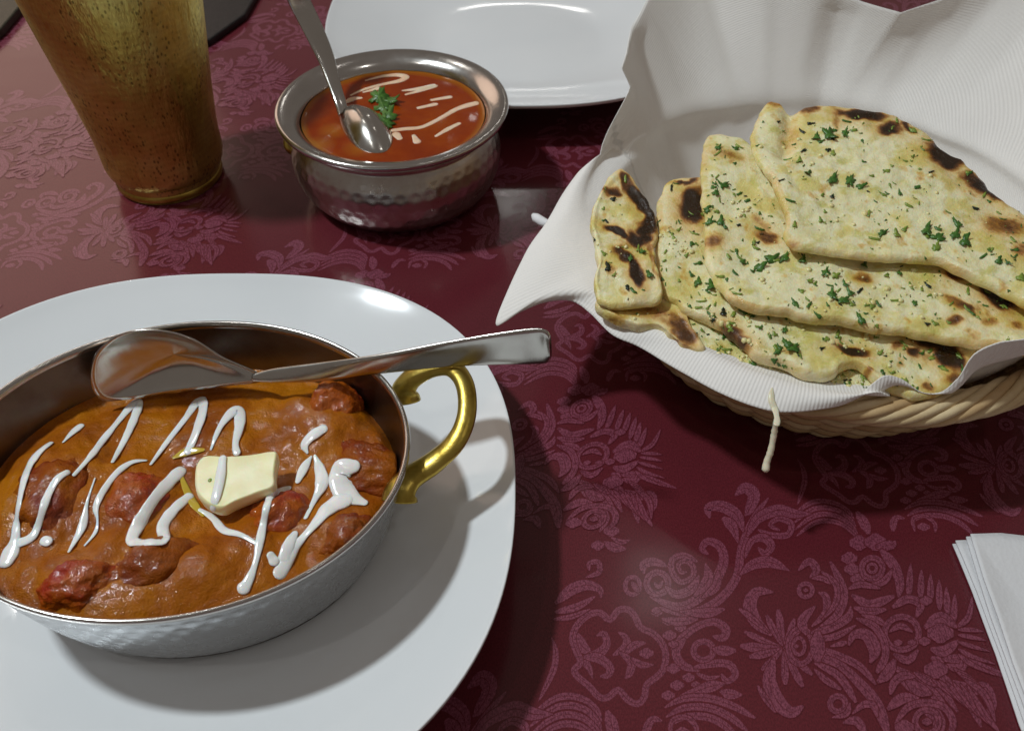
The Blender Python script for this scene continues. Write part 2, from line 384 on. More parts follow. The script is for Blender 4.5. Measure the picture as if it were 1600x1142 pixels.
# daisy
for e, w_ in (((440, 440), 50), ((375, 470), 42), ((530, 490), 40), ((250, 560), 40), ((235, 640), 60), ((285, 700), 50), ((350, 770), 42), ((480, 850), 48), ((575, 865), 50), ((630, 800), 40), ((590, 500), 36)):
    S('C', [(470, 650), ((470+e[0])/2, (650+e[1])/2+6), e], [12, w_*.8, w_])
Rg('C', (570, 640), 72, 105, 34); Rg('C', (560, 640), 34, 50, 22); Bl('C', (545, 640), 14)
S('C', [(390, 570), (310, 500), (270, 400), (310, 320), (400, 320)], [30, 70, 80, 60, 26]); S('C', [(215, 425), (290, 480), (380, 560)], [30, 34, 12])
S('C', [(410, 720), (385, 840), (430, 960), (510, 1030), (575, 1000)], [40, 80, 90, 70, 40]); S('C', [(320, 880), (370, 960), (420, 1030)], [26, 34, 14])
# feather fan
for pts, w_ in (([(600, 560), (580, 490), (650, 410)], [40, 60, 30]), ([(640, 560), (740, 530), (850, 470), (865, 410)], [30, 56, 50, 16]), ([(640, 520), (720, 440), (720, 350), (680, 325)], [20, 44, 44, 20]), ([(690, 520), (790, 450), (825, 320), (750, 150)], [16, 46, 50, 34]), ([(700, 480), (775, 390), (780, 280), (700, 205)], [10, 34, 34, 26]), ([(660, 600), (780, 580), (890, 520)], [26, 40, 20]),
                 ([(660, 660), (780, 690), (920, 760), (1010, 860)], [50, 42, 44, 24]), ([(660, 700), (800, 750), (930, 870), (1020, 980), (1080, 1140)], [44, 46, 60, 66, 60]), ([(660, 740), (800, 820), (890, 960)], [34, 46, 40]), ([(655, 780), (720, 840), (800, 890)], [20, 38, 30])):
    S('C', pts, w_)
S('C', [(670, 580), (670, 700)], [80, 90]); S('C', [(750, 640), (830, 620)], [14, 40]); Rg('C', (600, 310), 40, 40, 26); Bl('C', (600, 310), 14); S('C', [(560, 190), (620, 140), (665, 190), (630, 230)], [20, 46, 46, 24])
S('C', [(640, 240), (700, 240), (740, 270)], [16, 34, 16]); Rg('C', (790, 980), 46, 46, 34); S('C', [(760, 1060), (840, 1040), (860, 980)], [14, 34, 20]); S('C', [(880, 1035), (940, 985), (1000, 990), (1020, 1050)], [16, 40, 40, 24]); S('C', [(830, 1090), (900, 1080), (950, 1150)], [30, 54, 40])
# rose and big flower
for c, r in (((150, 100), 48), ((240, 95), 54), ((95, 185), 40), ((110, 245), 38), ((140, 300), 34)): Bl('D', c, r, 1.1)
S('D', [(260, 120), (330, 110), (350, 90)], [50, 50, 10]); S('D', [(280, 150), (345, 230), (375, 320), (370, 390)], [50, 56, 50, 30]); S('D', [(200, 340), (290, 310), (330, 250)], [30, 40, 20])
Rg('D', (222, 240), 58, 58, 32); Rg('D', (222, 240), 24, 24, 16); S('D', [(100, 350), (160, 330), (260, 350)], [26, 36, 22]); S('D', [(120, 395), (210, 440), (330, 400)], [40, 50, 46]); S('D', [(130, 460), (200, 480), (290, 470)], [30, 44, 30]); S('D', [(170, 500), (260, 530), (290, 560)], [20, 36, 14])
for a, b in (((425, 390), (435, 220)), ((490, 400), (495, 255)), ((545, 420), (545, 280)), ((595, 460), (592, 310)), ((640, 490), (632, 350)), ((672, 540), (680, 390))): S('D', [a, ((a[0]+b[0])/2, (a[1]+b[1])/2), b], [34, 36, 16])
S('D', [(700, 560), (755, 510), (775, 405)], [30, 34, 14]); S('D', [(345, 450), (420, 410), (490, 440), (470, 500)], [40, 46, 44, 36]); Bl('D', (520, 420), 32)
Rg('D', (385, 600), 95, 92, 34); S('D', [(320, 590), (380, 560), (440, 590)], [18, 34, 20]); Bl('D', (365, 652), 22); Bl('D', (442, 652), 22); S('D', [(350, 720), (420, 750), (470, 700)], [34, 44, 30]); Bl('D', (512, 645), 30)
S('D', [(525, 560), (600, 510), (680, 560)], [50, 60, 40]); Bl('D', (600, 600), 68); S('D', [(560, 690), (620, 700), (690, 650)], [44, 60, 44]); S('D', [(640, 780), (720, 790), (735, 700)], [40, 46, 30]); S('D', [(600, 760), (560, 740)], [50, 40])
for y0, x1, y1 in ((580, 835, 590), (610, 850, 640), (650, 870, 700), (690, 900, 770), (720, 900, 830)): S('D', [(705, y0), (770, (y0+y1)/2-4), (x1, y1)], [20, 24, 8])
S('D', [(140, 520), (230, 560), (285, 640), (295, 730), (255, 805)], [26, 40, 40, 40, 46]); S('D', [(95, 660), (120, 610), (190, 610), (235, 690), (215, 755)], [24, 44, 66, 70, 30])
S('D', [(340, 760), (310, 820), (265, 860)], [50, 60, 50]); S('D', [(325, 930), (345, 870), (395, 835), (450, 840)], [30, 44, 46, 30]); S('D', [(420, 870), (480, 910), (535, 930)], [40, 70, 50]); Bl('D', (575, 800), 62); S('D', [(460, 820), (540, 870), (620, 890)], [24, 34, 20])
for k in range(6): S('D', [(560+38*k, 860+6*k), (660+36*k, 930+22*k), (760+32*k, 1010+26*k)], [16, 32, 22])
for k in range(4): S('D', [(680+20*k, 800+20*k), (780+22*k, 870+24*k), (860+14*k, 980+34*k)], [22, 36, 20])
S('D', [(320, 1010), (390, 960), (470, 960)], [50, 60, 30]); Rg('D', (525, 1090), 66, 66, 34); Bl('D', (525, 1090), 26); S('D', [(350, 1100), (420, 1010), (520, 985), (620, 1010), (670, 1090), (650, 1160)], [20, 40, 40, 40, 40, 30]); Bl('D', (400, 1120), 50)

def motif_mesh():
    V = []; F = []; MI = []
    z = 1e-5
    for (zt, pts, ws, closed) in LAY:
        ox, oy, sc = ZT[zt]
        k = len(pts)
        wl = [ws[min(i, len(ws)-1)] if len(ws) > 1 else ws[0] for i in range(k)]
        if len(ws) == 2 and k > 2: wl = [ws[0]+(ws[1]-ws[0])*i/(k-1) for i in range(k)]
        P = cat([(ox+p[0]/sc, oy+p[1]/sc, wv/sc) for p, wv in zip(pts, wl)], 4 if not closed else 3, closed)
        wmax = max(wl)/sc
        for lay in (0, 1, 2):
            if lay == 2 and (wmax < 7 or (len(pts) == 2 and not closed)): continue
            ex = 1.2 if lay == 0 else 0.0
            z += 4.5e-7
            n = len(P); rows = []
            i0, i1 = (0, n) if (lay < 2 or closed) else (2, n-2)
            for i in range(n):
                a = P[(i-1) % n] if closed else P[max(i-1, 0)]; b = P[(i+1) % n] if closed else P[min(i+1, n-1)]
                dx, dy = b[0]-a[0], b[1]-a[1]; L = math.hypot(dx, dy) or 1; nx, ny = -dy/L, dx/L
                hw = P[i][2]/2 + ex
                if not closed:
                    e = min(i, n-1-i); cap = (0.35, .8)[e] if e < 2 else 1.0
                    hw = P[i][2]/2*cap + ex
                if lay == 2: hw = .42+.16*math.sin(i*1.7)
                rows.append((P[i][0]+nx*hw, P[i][1]+ny*hw, P[i][0]-nx*hw, P[i][1]-ny*hw))
            if not closed and lay < 2:   # push the rounded ends out a little
                for idx, nb in ((0, 1), (n-1, n-2)):
                    cx, cy = P[idx][0], P[idx][1]; dx, dy = cx-P[nb][0], cy-P[nb][1]; L = math.hypot(dx, dy) or 1
                    q = (P[idx][2]*.35+ex)/L; r = rows[idx]
                    rows[idx] = (r[0]+dx*q, r[1]+dy*q, r[2]+dx*q, r[3]+dy*q)
            o = len(V)
            for r in rows:
                p = un(r[0], r[1], 0); q = un(r[2], r[3], 0)
                V.append((p.x, p.y, z)); V.append((q.x, q.y, z))
            m_ = n if closed else n-1
            for i in range(m_):
                if lay == 2 and (i < i0 or i+1 >= i1) and not closed: continue
                j = (i+1) % n
                
                for tri in ((o+2*i+1, o+2*j+1, o+2*j), (o+2*i+1, o+2*j, o+2*i)):
                    A_, B_, C_ = (V[q] for q in tri); ar = (B_[0]-A_[0])*(C_[1]-A_[1])-(B_[1]-A_[1])*(C_[0]-A_[0])
                    if abs(ar) < 1e-9: continue
                    F.append(tri if ar > 0 else tri[::-1]); MI.append(1 if lay == 1 else 0)
    return V, F, MI
mv, mf, mi = motif_mesh()
me = bpy.data.meshes.new('woven_motif'); me.from_pydata(mv, [], mf); me.materials.append(M_GROUND); me.materials.append(M_MOTIF)
me.polygons.foreach_set('material_index', mi); me.update()
A1 = Vector((-.100, .0765, 0)); A2 = Vector((.100, .0765, 0)); cnt = 0
for i in range(-4, 10):
    for j in range(-4, 10):
        d = A1*i + A2*j
        if -.50 < d.x < .50 and -.16 < d.y < .62:
            o = bpy.data.objects.new('woven_motif', me); link(o, cl_root)
            o.location = (d.x, d.y-.5, 1.5e-7*(cnt % 3)); cnt += 1
            o['kind'] = 'stuff'

# ------------------------------------------------------------------ plates
def sup(a, n): c, s = math.cos(a), math.sin(a); return (abs(c)**n+abs(s)**n)**(-1/n)
def plate(cx, cy, ax, ay, rot, label):
    root = tag(empty('dinner_plate', (cx, cy, 0)), label, 'plate', 'white porcelain plates')
    top = [(q/20, .0055+.0220*max(0, (q/20-.42)/.58)**1.55) for q in range(0, 20)]
    prof = top+[(.985, .0268), (.996, .0274), (1.0, .0272), (1.0, .0262), (.994, .0250), (.96, .0234), (.86, .0186), (.74, .0130), (.66, .0080), (.61, .0040), (.59, .0006), (.57, .0006), (.555, .0025), (.3, .0030), (0, .0030)]
    # finer
    prof = cat([(p[0], p[1]) for p in prof], 3)
    def fn(st, a):
        s, z = st; s = max(s, .0005)
        n = 2.0+.42*min(1, s*1.1)
        r = sup(a, n)*s
        return Vector((math.cos(a+rot*0)*r*ax, math.sin(a)*r*ay, z))
    V, F = rings(prof, fn, 160, True, True)
    mesh('plate_body', V, F, M_PORC, root)
    root.rotation_euler.z = rot
    return root
PC = (-.121, .1885)
plate(PC[0], PC[1], .1222, .1165, 0, 'white rounded square plate under the oval curry dish, nearest the viewer')
plate(.004, .572, .1225, .1225, 0, 'empty white plate behind the round steel bowl')

# ------------------------------------------------------------------ oval dish
DC = Vector((-.1094, .1852, 0)); DA, DB = .0752, .0612
dish = tag(empty('oval_dish', (DC.x, DC.y, .0055)), 'hammered oval steel dish with brass loop handles holding the creamy curry', 'dish')
def oval(st, a, ham=0):
    s, z = st
    return Vector((math.cos(a)*DA*s, math.sin(a)*DB*s, z))
outer = cat([(.0, .0012), (.6, .0012), (.77, .0012), (.815, .0030), (.855, .0075), (.90, .0160), (.94, .0260), (.975, .0370), (.992, .0440), (1.0, .0452)], 6)
V = []; F = []; NS = 420
for st in outer:
    for k in range(NS):
        a = 2*math.pi*k/NS
        p = oval(st, a)
        if st[0] > .8 and st[1] < .042:
            row = st[1]/.0042; kk = a*33/math.pi + (.5 if int(row) % 2 else 0)
            fx = (row % 1)-.5; fy = (kk % 1)-.5
            dd = max(0, 1-(fx*fx+fy*fy)*3.2)
            nrm = Vector((math.cos(a)*DB, math.sin(a)*DA, 0)).normalized()
            p -= nrm*(.00030*dd*dd*(1+.5*noise.noise(p*60)))
        V.append(p)
for i in range(len(outer)-1):
    for k in range(NS):
        a = i*NS+k; b = i*NS+(k+1) % NS; F.append((a, b, b+NS, a+NS))
F.append(tuple(reversed(range(NS))))
mesh('dish_wall', V, F, M_HAMMER, dish)
V, F = rings(cat([(1.0, .0452), (1.0085, .0453), (1.012, .0462), (1.008, .0471), (1.0, .0474), (.990, .0471), (.983, .0460), (.981, .0448)], 3), oval, 240)
mesh('rim', V, F, M_STEEL, dish)
inner = cat([(.981, .0448), (.960, .0370), (.925, .0260), (.885, .0160), (.84, .0080), (.80, .0040), (.76, .0030), (.0, .0030)], 4)
V, F = rings(inner, oval, 200, False, True)
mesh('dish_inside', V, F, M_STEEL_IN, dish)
# brass handle on the right, copied mirrored to the left
hp = [(634, 630, .040), (633, 607, .045), (648, 588, .049), (678, 574, .053), (708, 576, .055), (727, 603, .055), (729, 648, .052), (712, 690, .048), (678, 722, .043), (645, 744, .040), (627, 765, .038), (624, 784, .035)]
pts = [un(u, v, z) for u, v, z in hp]
pts = cat([tuple(p) for p in pts], 6)
n = len(pts); rr = []
for i in range(n):
    t = i/(n-1); rr.append(.0035 + .0006*math.sin(t*math.pi*3)+(.0016*max(0, 1-t/.13)) + (.0022*max(0, (t-.84)/.16)))
rr[0] *= .5; rr[-1] *= .45
V, F = tube_data(pts, [q*1.12 for q in rr], 14, .66)
hnd = keep(mesh('handle', V, F, M_BRASS), dish)
def rivet(parent, p, d, r=.0028):
    V, F = rings([(.0, .0), (1, 0), (.9, .5), (.5, .85), (.05, 1)], lambda st, a: Vector((math.cos(a)*r*st[0], math.sin(a)*r*st[0], st[1]*r*.7)), 16)
    q = Vector(d).to_track_quat('Z', 'Y')
    return mesh('rivet', [q @ v + Vector(p) for v in V], F, M_BRASS, parent)
for k in (-1, 1):
    rivet(dish, (-.071, k*.016, .032), (-1, k*.1, .05))

# ------------------------------------------------------------------ curry in the dish
GZ = .0315
bumps = [(80, 765, .017, .019, .006), (210, 775, .014, .015, .0045), (400, 665, .030, .015, .0055), (520, 640, .012, .011, .0045), (560, 715, .020, .015, .0055), (430, 800, .014, .013, .0035), (190, 895, .027, .013, .0055), (370, 875, .016, .012, .004), (545, 830, .013, .011, .005), (120, 690, .012, .012, .002)]
bw = [(un(u, v, GZ+.004), rx, ry, h) for u, v, rx, ry, h in bumps]
def gz(x, y):
    z = GZ
    for p, rx, ry, h in bw:
        q = ((x-p.x)/rx)**2+((y-p.y)/ry)**2
        if q < 6: z += h*math.exp(-q*q*.55)
    z += .0019*noise.noise(Vector((x*55, y*55, 3.1)))+.0010*abs(noise.noise(Vector((x*95, y*95, 8.1))))+.0009*noise.noise(Vector((x*160, y*160, 1.1)))+.00022*noise.noise(Vector((x*420, y*420, 5)))
    return z
curry = tag(empty('curry', (DC.x, DC.y, .03)), 'orange creamy curry with drizzled white cream filling the oval dish', 'curry')
NR, NA = 120, 380; V = []; F = []
for i in range(NR+1):
    s = (i/NR)
    for k in range(NA):
        a = 2*math.pi*k/NA
        x = DC.x+math.cos(a)*DA*.932*max(s, .002); y = DC.y+math.sin(a)*DB*.932*max(s, .002)
        z = gz(x, y); e = max(0, (s-.93)/.07); z = z*(1-e*e)+(GZ+.0008)*e*e
        V.append((x, y, z))
for i in range(NR):
    for k in range(NA):
        a = i*NA+k; b = i*NA+(k+1) % NA; F.append((a, a+NA, b+NA, b))
F.append(tuple(range(NA)))
gr = keep(mesh('gravy', V, F, M_GRAVY), curry)
SV = [Vector(v) for v in V]; SF = [tuple(f) for f in F if len(f) < 10]
def blob(name, c, rx, ry, rz, rot, mat, seed, amp=.18, res=3, freq=1.5):
    import bmesh
    bm = bmesh.new(); bmesh.ops.create_icosphere(bm, subdivisions=5, radius=1)
    m = Matrix.Rotation(rot, 3, 'Z')
    for v in bm.verts:
        p = v.co.normalized(); k = 1+amp*noise.noise(p*freq+Vector((seed, 0, 0)))+amp*.4*noise.noise(p*freq*3+Vector((0, seed, 0)))+.05*noise.noise(p*9+Vector((0, 0, seed)))
        p = Vector((p.x, p.y, p.z))*(k*1.06)
        q = Vector(c) + m @ Vector((p.x*rx, p.y*ry, p.z*rz))
        e = math.hypot((q.x-DC.x)/DA, (q.y-DC.y)/DB); lim = .86+.10*max(0, min(1, (q.z-.012)/.035))
        if e > lim: q.x = DC.x+(q.x-DC.x)*lim/e; q.y = DC.y+(q.y-DC.y)*lim/e
        q.z = max(q.z, .012); v.co = q
    me = bpy.data.meshes.new(name); bm.to_mesh(me); bm.free()
    me.polygons.foreach_set('use_smooth', [True]*len(me.polygons)); me.materials.append(mat)
    return link(bpy.data.objects.new(name, me))
meat = [(520, 638, .0105, .0095, .011, .2, M_REDMEAT, 'rounded red chicken piece at the back right of the curry, under the spoon handle', 1),
        (432, 803, .0118, .0098, .0105, .5, M_REDMEAT, 'glossy red chicken piece in front of the butter slab', 2),
        (208, 780, .0115, .0125, .0095, .3, M_REDMEAT, 'crimson chicken piece left of the butter, crossed by a thin cream line', 3),
        (78, 772, .0145, .0165, .0105, .2, M_MEAT, 'large sauce coated chicken piece at the left edge of the curry', 4),
        (120, 915, .0120, .0085, .0085, .1, M_REDMEAT, 'dark red chicken piece at the near left rim of the oval dish', 5),
        (230, 885, .0165, .0095, .0095, .35, M_MEAT, 'long brown chicken piece lying along the near rim of the dish', 6),
        (575, 728, .0150, .0110, .0100, -.5, M_MEAT, 'sauce coated chicken piece at the right wall of the dish, beside the brass handle', 7),
        (545, 838, .0100, .0080, .0085, .6, M_MEAT, 'small orange chicken piece at the near right rim under thick cream', 8)]
mm = []
for u, v, rx, ry, rz, rot, mt, lab, sd in meat:
    p = un(u, v, GZ+.005); zc = gz(p.x, p.y)-rz*.62
    o = blob('chicken_piece', (p.x, p.y+.001, zc), rx, ry, rz, rot, mt, sd*3.7, .20)
    tag(o, lab, 'chicken piece', 'chicken pieces in the curry'); mm.append(o)
for o in mm:
    b = len(SV); SV += [Vector(v.co) for v in o.data.vertices]; SF += [tuple(i+b for i in p.vertices) for p in o.data.polygons]
# butter slab
Z3 = lambda pts: [(u/3.006, 580+v/3.006) for u, v in pts]
Z4 = lambda pts: [(300+u/3.006, 580+v/3.006) for u, v in pts]
bt_px = Z4([(8, 500), (18, 430), (60, 392), (160, 398), (290, 384), (375, 374), (402, 380), (396, 430), (390, 480), (385, 540), (300, 572), (200, 612), (140, 640), (80, 625), (35, 590), (14, 550)])
pa, pb_, pc_ = .0445-.02*(-.09)*0, 0.10, .16
pa = .0430 - pb_*(-.095) - pc_*.185
def solid_px(name, px, a, b, c, th, mat, parent=None, nr=14, na=90, seed=1, nz=.0006, edge=.10):
    P = [unpl(u, v, a, b, c) for u, v in px]
    out = cat([tuple(p) for p in P], max(2, na//len(P)), True); na = len(out)
    cx = sum(p[0] for p in out)/na; cy = sum(p[1] for p in out)/na
    V = []; F = []
    ts = [i/nr for i in range(nr+1)]
    stt = [(t, 0) for t in ts if t < 1-edge] + [(1-edge*(1-math.sin(q)), -th*.5*(1-math.cos(q))) for q in [0, .5, 1.0, 1.57]] + [(1-edge*.3, -th*.95), (.3, -th)]
    for t, dz in stt:
        for p in out:
            t_ = max(t, .004); x = cx+(p[0]-cx)*t_; y = cy+(p[1]-cy)*t_
            V.append(Vector((x, y, a+b*x+c*y+dz+nz*noise.noise(Vector((x*120+seed, y*120, 0)))*(1 if dz > -th*.6 else 0))))
    for i in range(len(stt)-1):
        for k in range(na):
            q = i*na+k; r = i*na+(k+1) % na; F.append((q, r, r+na, q+na) if False else (q, q+na, r+na, r))
    F.append(tuple(range(na)))
    return mesh(name, V, F, mat, parent)
but = solid_px('butter_slab', bt_px, pa, pb_, pc_, .0050, M_BUTTER, None, nz=.0005, edge=.06)
tag(but, 'melting slab of pale yellow butter in the middle of the curry', 'butter')
b = len(SV); SV += [Vector(v.co) for v in but.data.vertices]; SF += [tuple(i+b for i in p.vertices) for p in but.data.polygons if len(p.vertices) < 10]
bvh = BVHTree.FromPolygons(SV, SF)
def cast(u, v, tree=None, zdef=GZ):
    d = ray(u, v).normalized(); loc, nr_, i, t = (tree or bvh).ray_cast(CO, d)
    if loc is None: p = un(u, v, zdef); return p, Vector((0, 0, 1))
    if nr_.dot(d) > 0: nr_ = -nr_
    return loc, nr_
def drizzle(px, ws, parent, tree=None, zdef=GZ, mat=None, flat=.27, name='cream_drizzle', lift=.00045, jag=.12):
    k = len(px)
    if not isinstance(ws, (list, tuple)): ws = [ws]*k
    if len(ws) == 2 and k > 2: ws = [ws[0]+(ws[1]-ws[0])*i/(k-1) for i in range(k)]
    P = cat([(p[0], p[1], w_) for p, w_ in zip(px, ws)], 7)
    C = []; N = []; W = []
    for u, v, w_ in P:
        l, n_ = cast(u, v, tree, zdef); C.append(l); N.append(n_); W.append(max(w_, 1)*(l-CO).length/FPX*.53)
    for _ in range(3):
        C = [C[0]]+[(C[i-1]+C[i]*2+C[i+1])/4 for i in range(1, len(C)-1)]+[C[-1]]
        N = [N[0]]+[(N[i-1]+N[i]*2+N[i+1]).normalized() for i in range(1, len(N)-1)]+[N[-1]]
    C = [c+Vector((0, 0, lift)) for c in C]
    t0 = (C[0]-C[1]).normalized(); t1 = (C[-1]-C[-2]).normalized()
    C2 = [C[0]+t0*W[0]*.95, C[0]+t0*W[0]*.7, C[0]+t0*W[0]*.35]+C+[C[-1]+t1*W[-1]*.35, C[-1]+t1*W[-1]*.7, C[-1]+t1*W[-1]*.95]
    N2 = [N[0]]*3+N+[N[-1]]*3
    W2 = [W[0]*.28, W[0]*.7, W[0]*.93]+W+[W[-1]*.93, W[-1]*.7, W[-1]*.28]
    s = rnd.random()*50
    W2 = [w_*(1+jag*noise.noise(Vector((c.x*330+s, c.y*330, 0)))) for w_, c in zip(W2, C2)]
    V, F = tube_data(C2, W2, 12, flat, N2)
    return keep(mesh(name, V, F, mat or M_CREAM), parent)
sc3 = 1/3.006
for pts, ws in [([(240, 340), (180, 390), (130, 470), (100, 580), (80, 700), (75, 790), (55, 850), (35, 890)], [22, 42, 34, 32, 32, 40, 70, 66]),
                ([(318, 478), (270, 510), (220, 600), (190, 700), (155, 780), (90, 810)], [24, 34, 34, 28, 36, 44]),
                ([(378, 262), (345, 290), (300, 335)], [34, 36, 12]),
                ([(350, 490), (430, 400), (490, 320), (560, 235), (620, 165), (655, 150), (638, 210), (590, 320), (530, 430)], [14, 26, 30, 28, 40, 34, 36, 30, 14]),
                ([(710, 440), (790, 330), (880, 215), (930, 145), (958, 165), (930, 270), (885, 380)], [12, 26, 32, 50, 46, 46, 34]),
                ([(685, 422), (620, 430), (550, 480), (490, 560), (452, 640), (460, 700), (450, 760), (400, 820)], [16, 26, 28, 28, 28, 10, 16, 8]),
                ([(448, 505), (410, 620), (390, 730), (325, 850)], [6, 12, 34, 10]),
                ([(212, 798), (224, 802)], [44, 44]),
                ([(850, 470), (790, 530), (720, 610), (660, 710), (620, 800), (700, 805), (775, 800), (765, 730), (820, 650), (890, 590)], [50, 54, 44, 54, 50, 44, 46, 50, 46, 40])]:
    drizzle(Z3(pts), [w_*sc3 for w_ in ws], curry)
for pts, ws in [([(90, 370), (130, 270), (185, 200), (222, 190), (225, 260), (205, 340), (212, 385)], [10, 28, 44, 50, 44, 28, 34]),
                ([(145, 415), (130, 530), (98, 650)], [36, 46, 30]),
                ([(40, 655), (100, 690), (150, 750), (230, 770), (310, 815)], [20, 30, 34, 24, 16]),
                ([(455, 552), (400, 570), (360, 610), (340, 700), (320, 800), (300, 900), (270, 980), (245, 1020)], [24, 40, 38, 28, 38, 24, 40, 56]),
                ([(615, 275), (560, 310), (530, 350), (542, 385)], [46, 56, 40, 14]),
                ([(560, 405), (525, 460), (498, 520)], [12, 44, 24]),
                ([(578, 400), (600, 460), (612, 530), (580, 600), (535, 690)], [12, 46, 60, 26, 20]),
                ([(760, 450), (705, 465), (700, 530), (740, 590), (810, 620)], [60, 100, 104, 90, 34]),
                ([(720, 600), (640, 650), (570, 730), (500, 810), (450, 890), (415, 950)], [90, 80, 44, 36, 54, 60]),
                ([(484, 765), (460, 810), (440, 880)], [30, 52, 60]),
                ([(372, 868), (388, 895)], [36, 44])]:
    drizzle(Z4(pts), [w_*sc3 for w_ in ws], curry)
drizzle([(283, 742), (290, 762), (302, 786), (318, 806)], [4, 9, 12, 5], curry, mat=M_GHEE, name='melted_butter', flat=.12)
drizzle([(272, 716), (292, 707), (318, 704)], [5, 13, 5], curry, mat=M_GHEE, name='melted_butter', flat=.12)
hb = blob('herb_fleck', cast(328, 750)[0], .0006, .0007, .0003, 0, M_LEAFL, 4); tag(hb, 'tiny green herb fleck on the butter slab', 'herb fleck')

# ------------------------------------------------------------------ serving spoon resting on the dish
def spoon_handle(edges, th, mat, parent, seg=8, bulge=.0):
    # edges: list of (top u,v,z, bottom u,v,z)
    L = [(*un(a, b_, c), *un(d, e, f)) for a, b_, c, d, e, f in edges]
    L = cat(L, 8); V = []; F = []; n = len(L)
    for i in range(n):
        p = Vector(L[i][:3]); q = Vector(L[i][3:])
        m0 = (Vector(L[max(i-1, 0)][:3])+Vector(L[max(i-1, 0)][3:]))/2; m1 = (Vector(L[min(i+1, n-1)][:3])+Vector(L[min(i+1, n-1)][3:]))/2
        t = (m1-m0).normalized(); s = (q-p); h = s.length/2; s.normalize(); nn = t.cross(s).normalized(); c = (p+q)/2
        thk = th*(.75+.5*min(1, .006/(h+.001)))
        for k in range(16):
            a = 2*math.pi*k/16; ca, sa = math.cos(a), math.sin(a)
            V.append(c + s*(h*(abs(ca)**.75)*(1 if ca > 0 else -1)) + nn*(thk*.5*(abs(sa)**.8)*(1 if sa > 0 else -1)+bulge*h*ca*ca))
    for i in range(n-1):
        for k in range(16):
            a = i*16+k; b_ = i*16+(k+1) % 16; F.append((a, b_, b_+16, a+16))
    F.append(tuple(reversed(range(16)))); F.append(tuple(range((n-1)*16, n*16)))
    return keep(mesh('spoon_handle', V, F, mat), parent)
def spoon_bowl(rim, depth, th, mat, parent, nrm_hint, N=96, skew=(0, 0)):
    P = [Vector(un(*r)) for r in rim]
    out = [Vector(p) for p in cat([tuple(p) for p in P], max(3, N//len(P)), True)]; n = len(out)
    c = sum(out, Vector())/n
    nr_ = Vector()
    for i in range(n): nr_ += (out[i]-c).cross(out[(i+1) % n]-c)
    nr_.normalize()
    if nr_.dot(Vector(nrm_hint)) < 0: nr_ = -nr_
    V = []; F = []
    st = [(t/14, 0) for t in range(15)]
    lay = [(t, 0) for t, _ in st] + [(1.012, .5)] + [(t/14, 1) for t in range(14, -1, -1)]
    for t, side in lay:
        for p in out:
            tt = max(t, .003); q = c+(p-c)*tt
            d = depth*(1-min(t, 1)**2.2)
            V.append(q - nr_*(d+th*side))
    for i in range(len(lay)-1):
        for k in range(n):
            a = i*n+k; b_ = i*n+(k+1) % n; F.append((a, b_, b_+n, a+n))
    return keep(mesh('spoon_bowl', V, F, mat), parent)
sp = tag(empty('serving_spoon', un(430, 588, .045)), 'large steel serving spoon lying across the oval curry dish, handle pointing right', 'spoon')
spoon_handle([(395, 584, .0465, 395, 596, .0440), (430, 575, .0495, 430, 598, .0450), (500, 566, .0550, 500, 596, .0480), (590, 554, .0620, 590, 584, .0530), (690, 535, .0690, 690, 574, .0570), (770, 521, .0745, 770, 570, .0600), (830, 513, .0780, 830, 569, .0615), (852, 515, .0785, 855, 567, .0630), (859, 524, .0765, 861, 560, .0655)], .0016, M_SPOON, sp)
spoon_bowl([(142, 598, .045), (150, 554, .057), (190, 523, .0655), (245, 517, .0670), (300, 531, .0635), (350, 561, .0550), (402, 584, .0465), (406, 597, .0440), (345, 604, .0390), (262, 614, .0360), (200, 624, .0350), (160, 625, .0370)], .0085, .0009, M_SPOON, sp, (0, -1, .6))

# ------------------------------------------------------------------ round steel bowl
BC = Vector((-.0605, .4120, 0))
bowl = tag(empty('steel_bowl', BC), 'small round hammered steel bowl of red gravy standing behind the oval dish', 'bowl')
def circ(st, a): return Vector((math.cos(a)*st[0], math.sin(a)*st[0], st[1]))
prof = cat([(0, .0008), (.030, .0008), (.0400, .0008), (.0450, .0030), (.0505, .0090), (.0535, .0165), (.0545, .0240), (.0532, .0305), (.0505, .0360), (.0490, .0385), (.0492, .0405)], 5)
V = []; NS = 300
for st in prof:
    for k in range(NS):
        a = 2*math.pi*k/NS; r, z = st
        if .006 < z < .034:
            row = z/.0052; kk = k/NS*48+(.5 if int(row) % 2 else 0); fx = row % 1-.5; fy = kk % 1-.5
            r -= .00042*max(0, 1-(fx*fx+fy*fy)*3)**2
        V.append(circ((r, z), a))
F = []
for i in range(len(prof)-1):
    for k in range(NS):
        a = i*NS+k; b_ = i*NS+(k+1) % NS; F.append((a, b_, b_+NS, a+NS))
F.append(tuple(reversed(range(NS)))); mesh('bowl_wall', V, F, M_HANDI, bowl)
V, F = rings(cat([(.0492, .0405), (.0520, .0425), (.0555, .0448), (.0580, .0470), (.0588, .0487), (.0583, .0500), (.0565, .0503), (.0535, .0494), (.0505, .0478), (.0482, .0455), (.0470, .0430), (.0468, .0400), (.0478, .0370), (.0495, .0340)], 4), circ, 180)
mesh('rim', V, F, M_STEEL, bowl)
V, F = rings(cat([(.0495, .0340), (.0525, .026), (.051, .014), (.042, .005), (.0, .003)], 4), circ, 120, False, True)
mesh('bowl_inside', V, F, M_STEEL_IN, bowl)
hpts = cat([(-.0490, .010, .033), (-.0550, .006, .0345), (-.0562, .000, .0310), (-.0560, -.004, .0270), (-.0535, -.004, .0240)], 6)
V, F = tube_data(hpts, [.0022]*len(hpts), 12)
mesh('handle', V, F, M_BRASS, bowl)
